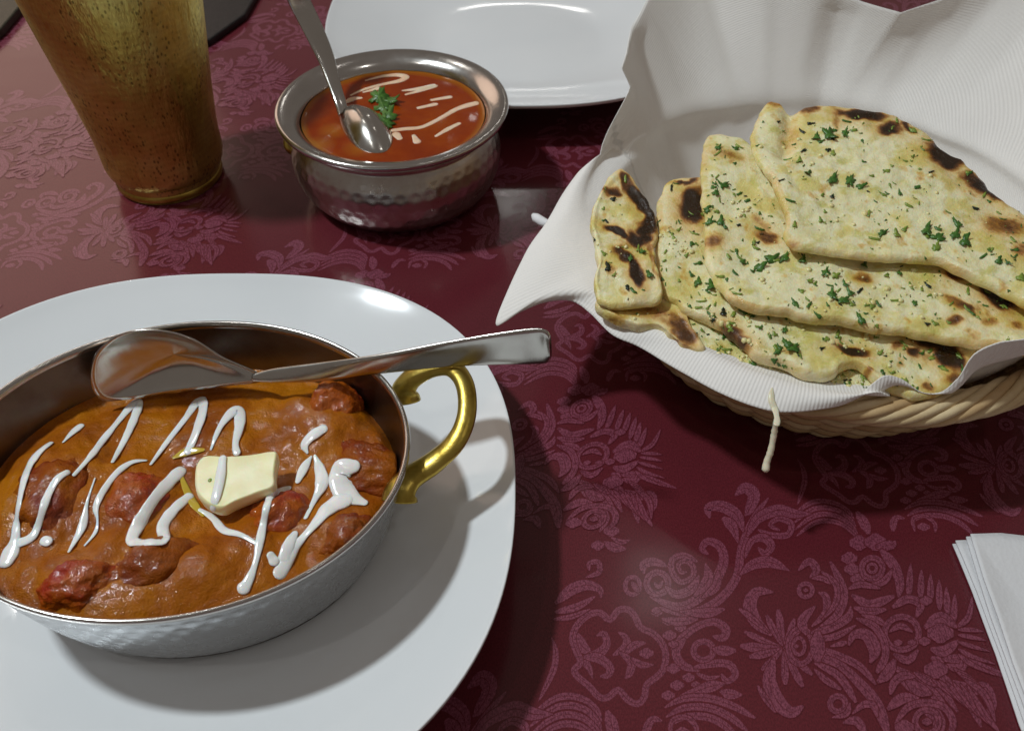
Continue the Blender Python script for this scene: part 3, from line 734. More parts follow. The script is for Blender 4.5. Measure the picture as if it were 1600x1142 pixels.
# red gravy
SZ = .0425
red = tag(empty('red_gravy', (BC.x, BC.y, SZ)), 'smooth red tomato gravy with peach cream streaks in the round steel bowl', 'gravy')
V = []; F = []; oil = []
oc = [un(455+400-400, 205, SZ), un(500, 225, SZ), un(560, 232, SZ), un(520, 205, SZ)]
for i in range(61):
    s = max(i/60, .002)*.0466
    for k in range(180):
        a = 2*math.pi*k/180; x = BC.x+math.cos(a)*s; y = BC.y+math.sin(a)*s
        V.append((x, y, SZ+.0003*noise.noise(Vector((x*90, y*90, 0)))+.0008*max(0, (i-56)/4)**2))
        d = min(((x-p.x)**2+(y-p.y)**2)**.5 for p in oc); oil.append(max(0, min(1, 1.0-d/.009))*.35+.5*max(0, (i-55)/6))
for i in range(60):
    for k in range(180):
        a = i*180+k; b_ = i*180+(k+1) % 180; F.append((a, a+180, b_+180, b_))
F.append(tuple(range(180)))
g = keep(mesh('gravy', V, F, M_SOUP), red); fattr(g, 'oil', oil)
t2 = BVHTree.FromPolygons([Vector(v) for v in V], F[:-1])
Z5 = lambda pts: [(400+u/2.855, v/2.855) for u, v in pts]
for pts, ws in [([(490, 360), (560, 342), (630, 335), (668, 345), (640, 362), (560, 378), (480, 400), (425, 425)], [8, 16, 22, 26, 22, 16, 12, 10]),
                ([(395, 462), (430, 442), (468, 438)], [14, 24, 12]), ([(480, 412), (545, 395)], [10, 20]),
                ([(655, 405), (720, 398), (800, 382), (760, 398), (670, 422)], [10, 20, 22, 18, 12]), ([(785, 447), (865, 434)], [14, 18]), ([(726, 482), (800, 466)], [16, 20]),
                ([(980, 462), (900, 485), (820, 530), (740, 568), (670, 575), (612, 582)], [28, 22, 18, 18, 20, 18]), ([(625, 600), (640, 618)], [30, 22]), ([(905, 552), (850, 580), (803, 608)], [16, 20, 12]), ([(703, 605), (718, 632)], [14, 28])]:
    drizzle(Z5(pts), [w_*1.25/2.855 for w_ in ws], red, t2, SZ, M_CREAMP, .22, lift=-.0001)
def leaf_data(c, n_, size, rot, lobes=3, curl=.2, elong=1.3):
    # serrated little leaf, dished, with thickness
    n_ = n_.normalized(); t = n_.orthogonal().normalized(); s = n_.cross(t)
    pts = []; K = lobes*6+6
    for i in range(K):
        a = 2*math.pi*i/K; r = size*(.50+.50*abs(math.cos(a*lobes/2)))*(1+.22*rnd.uniform(-1, 1))
        x = math.cos(a)*r*elong; y = math.sin(a)*r/elong
        X = x*math.cos(rot)-y*math.sin(rot); Y = x*math.sin(rot)+y*math.cos(rot)
        pts.append((X, Y, curl*(r*r)/size*(.6*math.cos(2*a)+.4)))
    V = [Vector(c)+n_*size*.10]; B = [Vector(c)-n_*size*.02]
    for X, Y, z in pts:
        V.append(Vector(c)+t*X+s*Y+n_*(z+size*.04)); B.append(Vector(c)+t*X+s*Y+n_*(z-size*.05))
    n1 = len(V); F = []
    for i in range(1, n1):
        j = i+1 if i < n1-1 else 1
        F.append((0, i, j)); F.append((n1, n1+j, n1+i)); F.append((i, n1+i, n1+j, j))
    return V+B, F
def leaf(name, c, n_, size, rot, mat, parent=None, **k):
    V, F = leaf_data(c, n_, size, rot, **k)
    o = mesh(name, V, F, mat); return keep(o, parent) if parent else o
cor = tag(empty('coriander_sprig', un(602, 165, SZ)), 'green coriander sprig floating in the middle of the red gravy', 'herb')
for u, v, s, r in ((592, 152, .0045, .4), (610, 158, .0040, 2.2), (600, 168, .0042, 1.2), (606, 182, .0045, .2), (604, 192, .0034, 1.8), (597, 160, .003, 3)):
    leaf('coriander_leaf', un(u, v, SZ+.0012), Vector((rnd.uniform(-.3, .3), rnd.uniform(-.5, .1), 1)), s*1.25, r, M_LEAF, cor, lobes=5, curl=.35, elong=1.1)
V, F = tube_data(cat([tuple(un(603, 200, SZ+.001)), tuple(un(601, 175, SZ+.002)), tuple(un(594, 150, SZ+.0015))], 5), [.0005]*11, 6); keep(mesh('stem', V, F, M_LEAF), cor)
# spoon in the bowl
ss = tag(empty('table_spoon', un(531, 165, .05)), 'steel spoon dipped face down in the red gravy, handle rising to the top left', 'spoon')
spoon_handle([(529, 182, .0465, 543, 168, .0470), (523, 163, .0490, 540, 156, .0490), (513, 135, .0545, 531, 126, .0545), (499, 100, .0620, 522, 88, .0620), (480, 62, .0720, 507, 48, .0720), (458, 20, .0840, 488, 6, .0840), (438, -20, .097, 470, -34, .097), (415, -70, .112, 452, -84, .112), (408, -95, .12, 440, -108, .12)], .0022, M_SPOON, ss)
spoon_bowl([(531, 180, .0445), (541, 166, .0450), (566, 168, .0445), (592, 180, .0440), (609, 202, .0435), (612, 222, .0430), (602, 236, .0428), (580, 238, .0428), (556, 228, .0430), (538, 205, .0435)], -.0085, .0009, M_SPOON, ss, (0, 0, 1))

# ------------------------------------------------------------------ brass tumbler
TC = Vector((-.1885, .4215, 0))
tum = tag(empty('brass_tumbler', TC), 'tall worn brass tumbler standing at the upper left of the table', 'tumbler')
V, F = rings(cat([(.0278, .0050), (.0287, .012), (.0316, .035), (.0358, .065), (.0405, .100), (.0434, .122), (.0444, .130), (.0449, .1312), (.0444, .1318), (.0434, .1305), (.0390, .098), (.032, .034), (.028, .008), (.0, .007)], 5), circ, 128, False, True)
mesh('tumbler_wall', V, F, M_TUMB, tum)
V, F = rings(cat([(0, .0004), (.0250, .0004), (.0268, .0006), (.0283, .0016), (.0285, .0032), (.0281, .0046), (.0276, .0052)], 4), circ, 128, True)
mesh('base_ring', V, F, M_BRASS, tum)

# ------------------------------------------------------------------ dark covers at the far left edge
def box_px(name, px, z0, z1, mat, label, ct, grp=None):
    P = [un(u, v, z1) for u, v in px]; n = len(P)
    V = [Vector((p.x, p.y, z1)) for p in P]+[Vector((p.x, p.y, z0)) for p in P]
    F = [tuple(range(n))]+[tuple(reversed(range(n, 2*n)))]+[(i, n+i, n+(i+1) % n, (i+1) % n) for i in range(n)]
    o = mesh(name, V, F, mat, None, False); tag(o, label, ct, grp)
    bv = o.modifiers.new('bevel', 'BEVEL'); bv.width = .0012; bv.segments = 2
    return o
box_px('menu_cover', [(-200, 210), (2, 44), (38, 2), (60, -60), (-160, -60)], .0002, .006, M_MENU, 'olive menu cover in the far top left corner, left of the brass tumbler', 'menu')
box_px('leather_folder', [(290, 80), (330, 60), (383, 22), (430, -60), (180, -60), (160, 60)], .0002, .005, M_DARK, 'black leather folder lying behind the brass tumbler', 'folder')

# ------------------------------------------------------------------ wicker basket
KC = Vector((.137, .3125, 0)); KR = .1045
bas = tag(empty('wicker_basket', KC), 'round shallow wicker basket lined with tissue and filled with naan', 'basket')
def wall_r(z):  # outer wall profile
    t = z/.043; return .074+.0265*(t**.75)
for s in range(8):
    pts = []; n = 300
    for i in range(n):
        a = 2*math.pi*i/n; ph = 9*a+s*2*math.pi/8
        rr_ = KR-.001+.0044*math.cos(ph)+.0006*noise.noise(Vector((math.cos(a)*6, math.sin(a)*6, s))); z = .0450+.0040*math.sin(ph)+.0007*noise.noise(Vector((math.cos(a)*5, math.sin(a)*5, s+9)))
        pts.append((math.cos(a)*rr_, math.sin(a)*rr_, z))
    V, F = tube_data(pts, [.0018+.0003*noise.noise(Vector((i*.05, s, 0))) for i in range(n)], 8, closed=True)
    mesh('rim_strand', V, F, M_WICKD if s % 4 == 0 else M_WICK, bas)
NSK = 44
for r_ in range(11):
    z = .0030+r_*.0037; pts = []; n = NSK*6
    for i in range(n):
        a = 2*math.pi*i/n; q = wall_r(z)+.0017*math.cos(NSK/2*a+(math.pi if r_ % 2 else 0))
        pts.append((math.cos(a)*q, math.sin(a)*q, z+.0003*noise.noise(Vector((i*.07, r_, 0)))))
    V, F = tube_data(pts, [.0019]*n, 6, closed=True); mesh('weaver', V, F, M_WICKD if r_ % 3 else M_WICK, bas)
st_me = None
for k in range(NSK):
    a = 2*math.pi*k/NSK
    if st_me is None:
        V, F = tube_data([(wall_r(z), 0, z) for z in [.001, .006, .012, .02, .028, .036, .043]], [.0015]*7, 6)
        o = mesh('stake', V, F, M_WICKD, bas); st_me = o.data
    else: o = link(bpy.data.objects.new('stake', st_me), bas)
    o.rotation_euler.z = a
V = []; F = []
for r_ in range(20):
    q = .003+r_*.0038
    W_, G_ = tube_data([(math.cos(2*math.pi*i/120)*q, math.sin(2*math.pi*i/120)*q, .0025+.0010*math.cos(i*1.0+r_*3.14)) for i in range(120)], [.0020]*120, 5, closed=True)
    o = len(V); V += W_; F += [tuple(x+o for x in f) for f in G_]
tag(mesh('base_weave', V, F, M_WICKD, bas), kind='stuff')

# ------------------------------------------------------------------ tissue liner
# stations: rim angle, outer edge (u, v, z)
ST = [(150, 934, 252, .054), (143, 946, 212, .062), (137, 985, 135, .078), (129, 971, 106, .086), (120, 990, 52, .092), (113, 1010, 0, .098), (104, 1090, -90, .112), (96, 1200, -70, .112), (88, 1290, -14, .100), (80, 1350, 4, .095), (74, 1408, 20, .092), (66, 1470, 0, .094), (56, 1600, -60, .100), (44, 1720, -90, .104), (28, 1800, 60, .090), (8, 1850, 220, .078), (-14, 1880, 380, .070), (-34, 1800, 470, .070), (-48, 1720, 520, .074),
      (-58, 1650, 530, .077), (-65, 1600, 529, .077), (-70, 1565, 533, .075), (-74, 1522, 552, .070), (-77, 1496, 590, .060), (-79.5, 1470, 612, .0545), (-82, 1438, 613, .054), (-85, 1412, 594, .058), (-88, 1385, 586, .060), (-91, 1362, 600, .057), (-94, 1335, 624, .053),
      (-98, 1290, 638, .0520), (-104, 1210, 643, .0510), (-111, 1130, 616, .0505), (-119, 1062, 580, .0500), (-127, 1000, 543, .0490), (-134, 958, 523, .0485), (-141, 925, 490, .0485), (-147, 893, 470, .0480), (-153, 852, 472, .0475), (-159, 812, 488, .0460), (-164, 776, 508, .0440), (-170, 790, 462, .0470), (-177, 822, 392, .0500), (-183, 852, 350, .0515), (-190, 878, 305, .0525), (-197, 903, 270, .0530), (-203, 915, 262, .0535)]
STc = []
for th, u, v, z in ST:
    a = R(th); STc.append((math.cos(a), math.sin(a), *un(u, v, z)))
L = cat(STc, 7, True)
for i in range(len(STc)):
    j = (i+1) % len(STc)
    if STc[i][4] > .07 and STc[j][4] > .07:
        for q in range(7): L[i*7+q] = tuple(a_+(b_-a_)*q/7 for a_, b_ in zip(STc[i], STc[j]))
prof_in = [(.10, .0060), (.35, .0062), (.56, .0068), (.64, .0100), (.72, .0180), (.80, .0290), (.87, .0400), (.905, .0480)]
V = []; F = []; UV = []; na = len(L); lin = []
for (ca, sa, ex, ey, ez) in L:
    h = math.hypot(ca, sa); ca /= h; sa /= h; ang = math.atan2(sa, ca)
    col = [Vector((KC.x+ca*KR*s, KC.y+sa*KR*s, z)) for s, z in prof_in]
    e = Vector((ex, ey, ez)); d = e-col[-1]
    wt = max(0, min(1, (math.hypot(e.x-KC.x, e.y-KC.y)-KR+.004)/.008))*max(0, min(1, (.060-e.z)/.006))
    wt = wt*wt*(3-2*wt)
    top = Vector((KC.x+ca*KR*1.00, KC.y+sa*KR*1.00, .0530))
    m1 = [Vector((KC.x+ca*KR*.935, KC.y+sa*KR*.935, .0505)), top]
    for t in (.25, .5, .75, 1): m1.append(top.lerp(e, t)+Vector((0, 0, .0030*math.sin(t*3.14))))
    k1 = Vector((KC.x+ca*KR*.915, KC.y+sa*KR*.915, .0550)) if e.z > .0605 else col[-1].lerp(e, .4)
    if .0605 < e.z < .066: k1 = col[-1].lerp(e, .4).lerp(k1, (e.z-.0605)/.0055)
    m2 = [k1.lerp(e, t)+Vector((ca, sa, 0))*(.003*math.sin(t*3.14)) for t in (0, .2, .4, .6, .8, 1)]
    mid = [q2.lerp(q1, wt) for q1, q2 in zip(m1, m2)]
    path = col+mid
    # resample finely
    pf = cat([tuple(p) for p in path], 4)
    lin.append([Vector(p) for p in pf])
m_ = len(lin[0])
for i, colm in enumerate(lin):
    for j, p in enumerate(colm):
        t = j/(m_-1); ang = math.atan2(p.y-KC.y, p.x-KC.x)
        outw = Vector((math.cos(ang), math.sin(ang), 0))
        amp = max(0, t-.25)
        w1 = noise.noise(Vector((math.cos(ang)*3.2, math.sin(ang)*3.2, t*1.5)))*.0018*amp
        w2 = noise.noise(Vector((math.cos(ang)*9, math.sin(ang)*9, t*2+7)))*.0010*amp
        fold = 0
        for th, wd, dp in ((80, .035, .0050), (131, .04, .0055), (108, .03, -.0022), (94, .02, .0012), (60, .03, .0025), (42, .05, -.003), (-168, .04, -.002), (-150, .05, .003), (-120, .03, .0015)):
            dd = (ang-R(th)+math.pi) % (2*math.pi)-math.pi
            fold += dp*max(0, 1-abs(dd)/(wd*3))*amp
        edge = 1 if t < .96 else .5
        q = p+outw*(w1+w2+fold)*edge*(1 if colm[-1].z > .06 else .35)
        V.append(q)
        sx = (ang-R(84)+math.pi) % (2*math.pi)-math.pi; back = R(-55) < ang < R(149)
        UV.append((((q.z*1.0+.4*abs(sx)*.11 + (1-t)*.02)/.0075*3.0) if back else (ang % 6.28318)*KR/.0022/6.283*3.6, t))
for i in range(na):
    for j in range(m_-1):
        a = i*m_+j; b_ = ((i+1) % na)*m_+j; F.append((a, a+1, b_+1, b_))
F.append(tuple(i*m_ for i in range(na-1, -1, -1)))
ln = mesh('tissue_liner', V, F, M_LINER)
uvl = ln.data.uv_layers.new(name='UVMap')
for lp in ln.data.loops: uvl.data[lp.index].uv = UV[lp.vertex_index]
sd = ln.modifiers.new('thick', 'SOLIDIFY'); sd.thickness = .0003; sd.offset = 0
tag(ln, 'white embossed tissue liner spread inside the wicker basket, corners flaring over the rim', 'tissue')
V, F = tube_data([tuple(un(u, v, .050)) for u, v in ((866, 356), (857, 351), (846, 346), (837, 340), (833, 336))], [.0012, .0018, .0021, .0020, .0010], 8)
keep(mesh('twisted_tip', V, F, M_PAPER), ln) if False else mesh('twisted_tip', V, F, M_PAPER, ln)

# ------------------------------------------------------------------ naan breads
def naan(px, a, c, th, chars, label, seed, nz=1.0, grooves=(), bx=0.0, tint=None, name='naan_bread'):
    P = [unpl(u, v, a, bx, c) for u, v in px]
    out = cat([tuple(p) for p in P], max(3, 260//len(P)), True); na = len(out)
    cx = sum(p[0] for p in out)/na; cy = sum(p[1] for p in out)/na
    cw = [(unpl(u, v, a, bx, c), unpl(u+1, v, a, bx, c), unpl(u, v+1, a, bx, c), rx, ry, R(ro), k) for u, v, rx, ry, ro, k in chars]
    gw = [(unpl(*g[0], a, bx, c), unpl(*g[1], a, bx, c), g[2], g[3]) for g in grooves]
    V = []; F = []; ch = []
    nr = 64; st = [(i/nr*.955, 0, 1) for i in range(nr+1)]
    st += [(.955+.045*math.sin(q), -th*.5*(1-math.cos(q)), 1) for q in (.35, .7, 1.05, 1.4, 1.57)]
    st += [(.955+.045*math.sin(q), -th*.5*(1-math.cos(q)), .4) for q in (1.9, 2.3, 2.8)] + [(.7, -th, 0), (.02, -th, 0)]
    # photo coordinate of a place, for the spots
    for t, dz, k in st:
        for ip, p in enumerate(out):
            tt = max(t, .004); x = cx+(p[0]-cx)*tt; y = cy+(p[1]-cy)*tt
            wob = (.0022*noise.noise(Vector((x*75+seed, y*75, 3)))+.0010*noise.noise(Vector((x*220+seed, y*220, 3))))*max(0, t-.8)*5
            x += wob; y += wob*.7
            z0 = a+bx*x+c*y
            z = z0+dz+k*nz*(.0024*noise.noise(Vector((x*24+seed, y*24, 0)))+.0009*noise.noise(Vector((x*95, y*95, seed)))+.0004*noise.noise(Vector((x*260, y*260, seed))))
            e = max(0, 1-abs(t-.90)/.08) if dz == 0 else 0; z += .0004*e*k
            v = Vector((x, y, z0))
            # to picture coordinates (only used to read the traced scorch marks)
            d = v-CO; dep = d.dot(CF); U = 800+FPX*d.x/dep; W = 571-FPX*d.dot(CU)/dep
            cv = 0; wx = 9*noise.noise(Vector((x*110, y*110, seed)))+5*noise.noise(Vector((x*300, y*300, seed))); wy = 7*noise.noise(Vector((x*110, y*110, seed+9)))+4*noise.noise(Vector((x*300, y*300, seed+9)))
            if k > 0:
                for (_, _, _, rx, ry, ro, kk), (cu, cv_, *_r) in zip(cw, chars):
                    dx, dy = U-cu+wx, W-cv_+wy; X = dx*math.cos(ro)+dy*math.sin(ro); Y = -dx*math.sin(ro)+dy*math.cos(ro)
                    q = (X/rx)**2+(Y/ry)**2
                    if q < 5: cv = max(cv, kk*1.12*math.exp(-q*q*.38))
                    if q < 8: cv = max(cv, kk*.42*math.exp(-q*.30))
                for g0, g1, gwid, gd in gw:
                    ab = g1-g0; tq = max(0, min(1, (v-g0).dot(ab)/ab.length_squared)); dq = (v-(g0+ab*tq)).length
                    z -= gd*math.exp(-(dq/gwid)**2)
            if dz < 0: cv = max(cv, .10+.16*noise.noise(Vector((x*60, y*60, 1))))
            if k == 0: cv = .3
            V.append((x, y, z)); ch.append(cv)
    for i in range(len(st)-1):
        for kx in range(na):
            q = i*na+kx; r = i*na+(kx+1) % na; F.append((q, q+na, r+na, r))
    F.append(tuple(range(na)))
    o = mesh(name, V, F, M_NAAN); fattr(o, 'char', ch)
    tag(o, label, 'naan', 'naan breads in the basket')
    tr = BVHTree.FromPolygons([Vector(v) for v in V], F[:-1])
    return o, tr
def bz(y0, z0, c): return z0-c*y0
C1 = .15
n1_px = [(1205, 152), (1235, 168), (1290, 162), (1345, 170), (1400, 182), (1450, 213), (1500, 250), (1550, 288), (1600, 325), (1700, 400), (1760, 500), (1680, 500), (1600, 467), (1540, 440), (1480, 411), (1420, 401), (1360, 396), (1300, 388), (1238, 378), (1228, 345), (1221, 305), (1208, 280), (1190, 245), (1174, 212), (1182, 178)]
n2_px = [(1108, 208), (1145, 212), (1185, 235), (1240, 270), (1400, 300), (1700, 420), (1760, 560), (1660, 565), (1600, 545), (1540, 538), (1500, 534), (1440, 521), (1370, 512), (1300, 502), (1240, 492), (1180, 482), (1130, 455), (1104, 405), (1097, 330), (1098, 250)]
n3_px = [(1040, 282), (1088, 272), (1150, 300), (1300, 350), (1480, 450), (1565, 520), (1528, 552), (1512, 580), (1486, 604), (1440, 615), (1400, 603), (1372, 588), (1340, 566), (1316, 574), (1298, 589), (1266, 588), (1231, 575), (1197, 562), (1168, 541), (1120, 505), (1060, 470), (1030, 440), (1027, 340)]
n4_px = [(974, 262), (1000, 292), (1026, 335), (1026, 400), (1034, 462), (1000, 474), (960, 474), (934, 465), (930, 440), (938, 400), (924, 350), (936, 300), (955, 275)]
n5_px = [(1025, 440), (1080, 455), (1150, 500), (1230, 540), (1330, 560), (1400, 575), (1392, 605), (1362, 615), (1300, 606), (1240, 590), (1180, 574), (1125, 562), (1090, 541), (1066, 508), (1045, 480)]
n6_px = [(938, 462), (985, 455), (1045, 462), (1075, 500), (1100, 548), (1070, 545), (1030, 512), (985, 502), (950, 490)]
G = {}
G[1] = naan(n1_px, bz(.25, .0750, C1), C1, .0040, [(1345, 182, 30, 8, 2, 1), (1385, 203, 18, 8, 0, .8), (1268, 168, 16, 7, 0, .55), (1305, 190, 5, 12, -20, .35), (1475, 243, 26, 14, 20, .95), (1545, 288, 34, 13, 22, .85), (1572, 352, 30, 13, 10, .6), (1592, 392, 13, 11, 0, .5), (1238, 205, 10, 26, 10, .22), (1208, 160, 12, 5, 20, .45), (1240, 375, 6, 4, 0, .4), (1420, 202, 10, 4, 30, .7)],
            'largest naan bread, topmost of the stack, with dark blisters along its far edge', 11, 1.0, [((1238, 168), (1228, 240), .0030, .0030)])
G[2] = naan(n2_px, bz(.25, .0680, C1), C1, .0040, [(1116, 376, 14, 10, 0, .55), (1198, 366, 18, 7, 20, .6), (1190, 345, 14, 5, 30, .35), (1135, 245, 22, 7, 10, .3), (1556, 452, 34, 17, 42, 1.05), (1490, 430, 14, 8, 10, .7), (1500, 478, 26, 6, 30, .6), (1492, 503, 12, 7, 0, .55), (1547, 502, 10, 8, 0, .45), (1594, 508, 11, 8, 0, .45), (1348, 433, 11, 7, 0, .6), (1205, 250, 5, 18, -20, .45), (1230, 320, 5, 26, -8, .4)],
            'second naan bread, directly beneath the largest one, with a black blister at its right', 23)
G[3] = naan(n3_px, bz(.25, .0610, C1), C1, .0042, [(1086, 320, 19, 22, 0, 1.1), (1068, 281, 20, 4, 0, .8), (1150, 528, 26, 10, 42, .65), (1330, 550, 22, 7, 5, .9), (1445, 527, 30, 11, 20, 1.1), (1482, 556, 26, 14, 40, 1.0), (1428, 548, 10, 6, 0, .75), (1490, 590, 14, 9, 0, .6), (1404, 540, 8, 5, 0, .6), (1452, 602, 9, 6, 0, .6), (1350, 580, 12, 4, 0, .5)],
            'third naan bread down, its charred corner showing near the front of the basket', 37)
G[4] = naan(n4_px, bz(.25, .0630, C1), C1, .0036, [(1004, 318, 34, 10, 55, 1.1), (1012, 350, 12, 26, 10, .9), (978, 284, 9, 12, 0, .7), (958, 302, 10, 7, 0, .7), (962, 362, 16, 6, 28, 1), (993, 372, 14, 11, 0, .9), (974, 402, 16, 9, 40, .8), (994, 428, 9, 20, -18, .95), (952, 420, 6, 7, 0, .4), (1018, 400, 4, 30, -10, .45)],
            'small upright naan piece at the left end of the basket with many scorch marks', 41)
G[5] = naan(n5_px, bz(.25, .0560, C1), C1, .0036, [(1355, 575, 12, 5, 20, .4)], 'lowest naan bread, its pale garlicky lip resting on the tissue at the front', 53)
G[6] = naan(n6_px, bz(.25, .0575, C1), C1, .0040, [(1010, 485, 60, 12, 10, .40), (1065, 515, 30, 12, 55, .62)], 'browned folded underside piece below the upright naan at the left', 61)

# herbs and garlic
big_herbs = {1: [(1296, 213, 15, -2, 0), (1275, 217, 10, 0, 0), (1320, 210, 9, .3, 0), (1262, 272, 9, .4, 0), (1300, 282, 14, 0, 0), (1328, 284, 13, .2, 0), (1345, 292, 9, -.3, 0), (1425, 246, 4, 0, 1), (1426, 205, 7, 1.6, 1), (1378, 365, 9, 0, 0), (1400, 366, 8, 1, 1), (1448, 362, 13, .5, 0), (1465, 372, 12, 2, 0), (1462, 388, 10, 0, 1), (1495, 350, 9, 1, 0), (1492, 368, 11, 0, 0), (1508, 378, 13, .6, 0), (1300, 308, 5, 0, 2), (1560, 408, 8, 0, 0), (1575, 412, 6, 1, 0), (1250, 252, 6, .6, 1), (1282, 345, 6, 1, 1), (1595, 435, 9, 0, 1)],
             2: [(1128, 290, 12, 2.3, 0), (1118, 303, 9, .4, 0), (1108, 348, 9, 0, 0), (1126, 347, 10, .2, 0), (1133, 356, 6, 1.4, 0), (1105, 330, 7, 0, 0), (1205, 405, 13, -.2, 0), (1225, 404, 12, .2, 0), (1188, 418, 13, -.5, 0), (1254, 408, 10, .3, 0), (1160, 411, 8, 0, 0), (1175, 425, 6, 0, 0), (1290, 428, 10, .4, 0), (1320, 445, 8, 1, 0), (1300, 462, 12, .6, 0), (1316, 470, 12, -.5, 0), (1328, 458, 9, 1.4, 0), (1305, 432, 8, 0, 1), (1242, 475, 8, 1.2, 0), (1265, 440, 7, 0, 1), (1345, 500, 10, .9, 0), (1350, 415, 9, .4, 0), (1405, 428, 7, .4, 0), (1385, 432, 6, 0, 1), (1448, 507, 6, -.6, 2), (1122, 232, 7, 0, 0), (1230, 345, 5, 1.5, 1), (1178, 380, 6, 1, 1)],
             3: [(1090, 442, 10, .3, 0), (1112, 450, 12, .5, 0), (1080, 430, 7, 1.4, 0), (1072, 400, 5, 0, 1), (1162, 487, 12, .3, 0), (1178, 492, 9, 0, 0), (1238, 545, 15, 0, 0), (1230, 538, 11, 1.5, 0), (1215, 550, 8, -.5, 0), (1130, 490, 9, .6, 2), (1115, 500, 5, 0, 2), (1226, 517, 7, .2, 0), (1188, 513, 6, 0, 0), (1283, 545, 5, 0, 2), (1060, 360, 5, 0, 1), (1375, 552, 6, 0, 1)],
             4: [(950, 420, 7, .6, 2), (1015, 430, 10, 1.2, 0), (985, 405, 7, .6, 0), (958, 312, 6, 0, 2), (960, 430, 5, 0, 1), (930, 375, 4, 0, 2), (1005, 395, 8, 1.2, 0)], 5: [(1320, 595, 4, 0, 2)], 6: []}
def in_poly(u, v, P):
    c = False; n = len(P)
    for i in range(n):
        x1, y1 = P[i]; x2, y2 = P[(i+1) % n]
        if (y1 > v) != (y2 > v) and u < (x2-x1)*(v-y1)/(y2-y1)+x1: c = not c
    return c
polys = {1: n1_px, 2: n2_px, 3: n3_px, 4: n4_px, 5: n5_px, 6: n6_px}
def hidden(u, v, k):
    if k == 2: return in_poly(u, v, n1_px)
    if k == 3: return in_poly(u, v, n1_px) or in_poly(u, v, n2_px)
    if k in (5,): return any(in_poly(u, v, polys[q]) for q in (1, 2, 3))
    return False
garlic_zone = {1: (40, [(1250, 250, 60), (1350, 280, 120), (1450, 320, 120), (1300, 350, 100)]), 2: (80, [(1160, 330, 50), (1200, 420, 80), (1300, 440, 100), (1420, 460, 80)]), 3: (100, [(1060, 380, 40), (1150, 500, 60), (1240, 520, 70), (1370, 530, 60)]), 4: (8, [(965, 380, 40)]), 5: (90, [(1180, 560, 60), (1240, 590, 60), (1320, 595, 50)]), 6: (5, [(1000, 480, 40)])}
for k in range(1, 7):
    o, tr = G[k]
    for u, v, s, rot, mt in big_herbs[k]:
        l, n_ = cast(u, v, tr, .06); size = s*(l-CO).length/FPX*.80
        n_ = (n_+Vector((rnd.uniform(-.3, .3), rnd.uniform(-.3, .3), 0))).normalized()
        leaf('coriander_leaf', l+n_*.0004, n_, size, rot+rnd.uniform(-.3, .3), (M_LEAF, M_LEAFL, M_LEAFD)[mt], o, lobes=rnd.choice((3, 3, 4, 5)), curl=rnd.uniform(.1, .7), elong=rnd.uniform(1.05, 1.5))
    P = polys[k]; us = [p[0] for p in P]; vv = [p[1] for p in P]
    mbs = {0: MB(), 1: MB(), 2: MB()}; cntx = 0; area = (max(us)-min(us))*(max(vv)-min(vv)); target = int(area/1100)
    for _ in range(4000):
        if cntx >= target: break
        u = rnd.uniform(min(us), min(max(us), 1640)); v = rnd.uniform(min(vv), max(vv))
        if not in_poly(u, v, P) or hidden(u, v, k) or tr.ray_cast(CO, ray(u, v).normalized())[0] is None: continue
        if noise.noise(Vector((u*.02, v*.02, k))) < -.15: continue
        l, n_ = cast(u, v, tr, .06); s = rnd.choice((1.2, 1.8, 2.6, 3.8, 5.5))*.00023
        mt = rnd.choice((0, 0, 0, 1, 1, 1, 1, 1, 2)); V_, F_ = leaf_data(l+n_*.0002, n_, s, rnd.uniform(0, 6.3), lobes=rnd.choice((2, 3)), curl=.3, elong=rnd.uniform(1.0, 1.7)); mbs[mt].add(V_, F_); cntx += 1
    for mt, mb in mbs.items():
        if mb.v: tag(mb.build('chopped_coriander', (M_LEAF, M_LEAFL, M_LEAFD)[mt], o), kind='stuff')
    gm = MB(); ng, zs = garlic_zone[k]; c_ = 0
    import bmesh
    for _ in range(6000):
        if c_ >= ng: break
        zx, zy, zr = rnd.choice(zs); u = rnd.gauss(zx, zr*.5); v = rnd.gauss(zy, zr*.3)
        if not in_poly(u, v, P) or hidden(u, v, k) or tr.ray_cast(CO, ray(u, v).normalized())[0] is None: continue
        l, n_ = cast(u, v, tr, .06); s = .0003+.0009*rnd.random()**2; V_ = []; t = n_.orthogonal().normalized(); b_ = n_.cross(t)
        K = 6
        for ri, (rr0, hh) in enumerate(((1, -.2), (.95, .35), (.5, .75))):
            for i in range(K):
                an = 2*math.pi*i/K+ri*.4; q = s*rr0*(1+.25*rnd.uniform(-1, 1)); V_.append(l+t*math.cos(an)*q+b_*math.sin(an)*q+n_*s*hh)
        F_ = [(r0*K+i, r0*K+(i+1) % K, (r0+1)*K+(i+1) % K, (r0+1)*K+i) for r0 in range(2) for i in range(K)]+[tuple(range(2*K, 3*K))]
        gm.add(V_, F_); c_ += 1
    tag(gm.build('minced_garlic', M_GARLIC, o), kind='stuff')

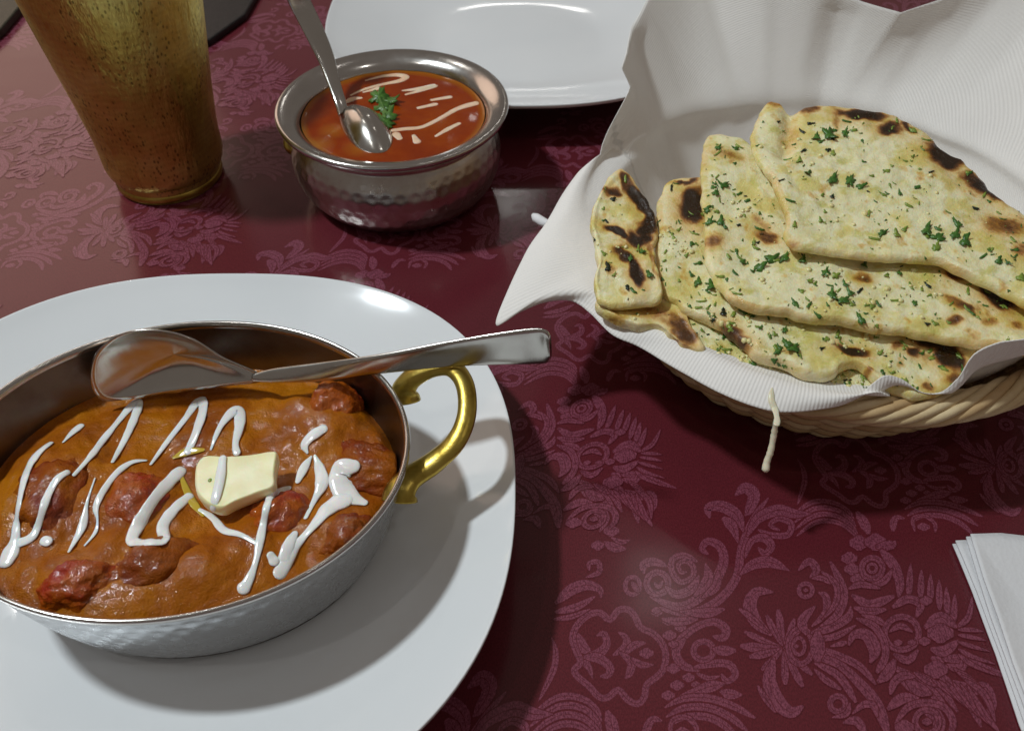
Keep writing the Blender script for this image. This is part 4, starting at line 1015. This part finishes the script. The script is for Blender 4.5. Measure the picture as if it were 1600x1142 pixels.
# melted cheese string over the basket edge
ch_pts = [(1214, 652, .0490), (1212, 662, .0465), (1209, 680, .0420), (1204, 705, .0370), (1198, 722, .0335), (1196, 738, .0310)]
P = cat([tuple(un(*p)) for p in ch_pts], 6); n = len(P)
rad = [.0007+.0007*abs(noise.noise(Vector((i*.45, 2, 0))))+.0006*(i/n) for i in range(n)]; rad[-1] *= .3; rad[-2] *= .65; rad[-3] *= .9; rad[0] *= .5
V, F = tube_data(P, rad, 10, 1.0, [Vector((0, -1, .3))]*n)
cs = empty('cheese_string', P[0]); tag(cs, 'stretched string of melted cheese dangling over the front edge of the basket', 'cheese')
keep(mesh('strand', V, F, M_CHEESE), cs)
lt = BVHTree.FromPolygons([v.co.copy() for v in ln.data.vertices], [tuple(p.vertices) for p in ln.data.polygons])
for px, ws in (([(1206, 608), (1205, 626), (1211, 642), (1214, 656), (1213, 664)], [3, 11, 10, 8, 7]),):
    drizzle(px, ws, cs, lt, .052, M_CHEESE, .35, 'smear', lift=.0004, jag=.5)
# ------------------------------------------------------------------ folded napkins at the right
nk = tag(empty('folded_napkin', un(1560, 1000, 0)), 'folded white paper napkin at the lower right corner of the table', 'napkin')
sheets = [([(1488, 850), (1540, 848), (1800, 868), (1900, 1300), (1660, 1300), (1592, 1128), (1556, 1020), (1520, 925)], .0012),
          ([(1492, 846), (1560, 843), (1800, 862), (1900, 1300), (1668, 1300), (1600, 1128), (1562, 1020), (1526, 925)], .0026),
          ([(1508, 841), (1560, 838), (1800, 856), (1900, 1300), (1680, 1300), (1608, 1130), (1572, 1035), (1545, 960), (1526, 900)], .0044),
          ([(1514, 838), (1560, 837), (1640, 846), (1800, 856), (1900, 1300), (1690, 1300), (1614, 1130), (1580, 1040), (1556, 965), (1534, 905)], .0064)]
for i, (px, z) in enumerate(sheets):
    P = [un(u, v, z) for u, v in px]; out = []
    for q in range(len(P)):
        a, b_ = P[q], P[(q+1) % len(P)]
        for s in range(6): out.append(a.lerp(b_, s/6))
    na = len(out); c = sum(out, Vector())/na; V = []; F = []
    for side in (0, 1):
        for r_ in range(10):
            t = (r_ if side == 0 else 9-r_)/9; t = max(t, .01)
            for p in out:
                q = c+(p-c)*t
                V.append(Vector((q.x, q.y, z+.0009*noise.noise(Vector((q.x*25, q.y*25, i*.3)))+(.0000 if side == 0 else -.0006)+.0006*t*t*i)))
    for r_ in range(19):
        for k in range(na):
            a = r_*na+k; b_ = r_*na+(k+1) % na; F.append((a, a+na, b_+na, b_))
    keep(mesh('napkin_layer', V, F, M_PAPER), nk)
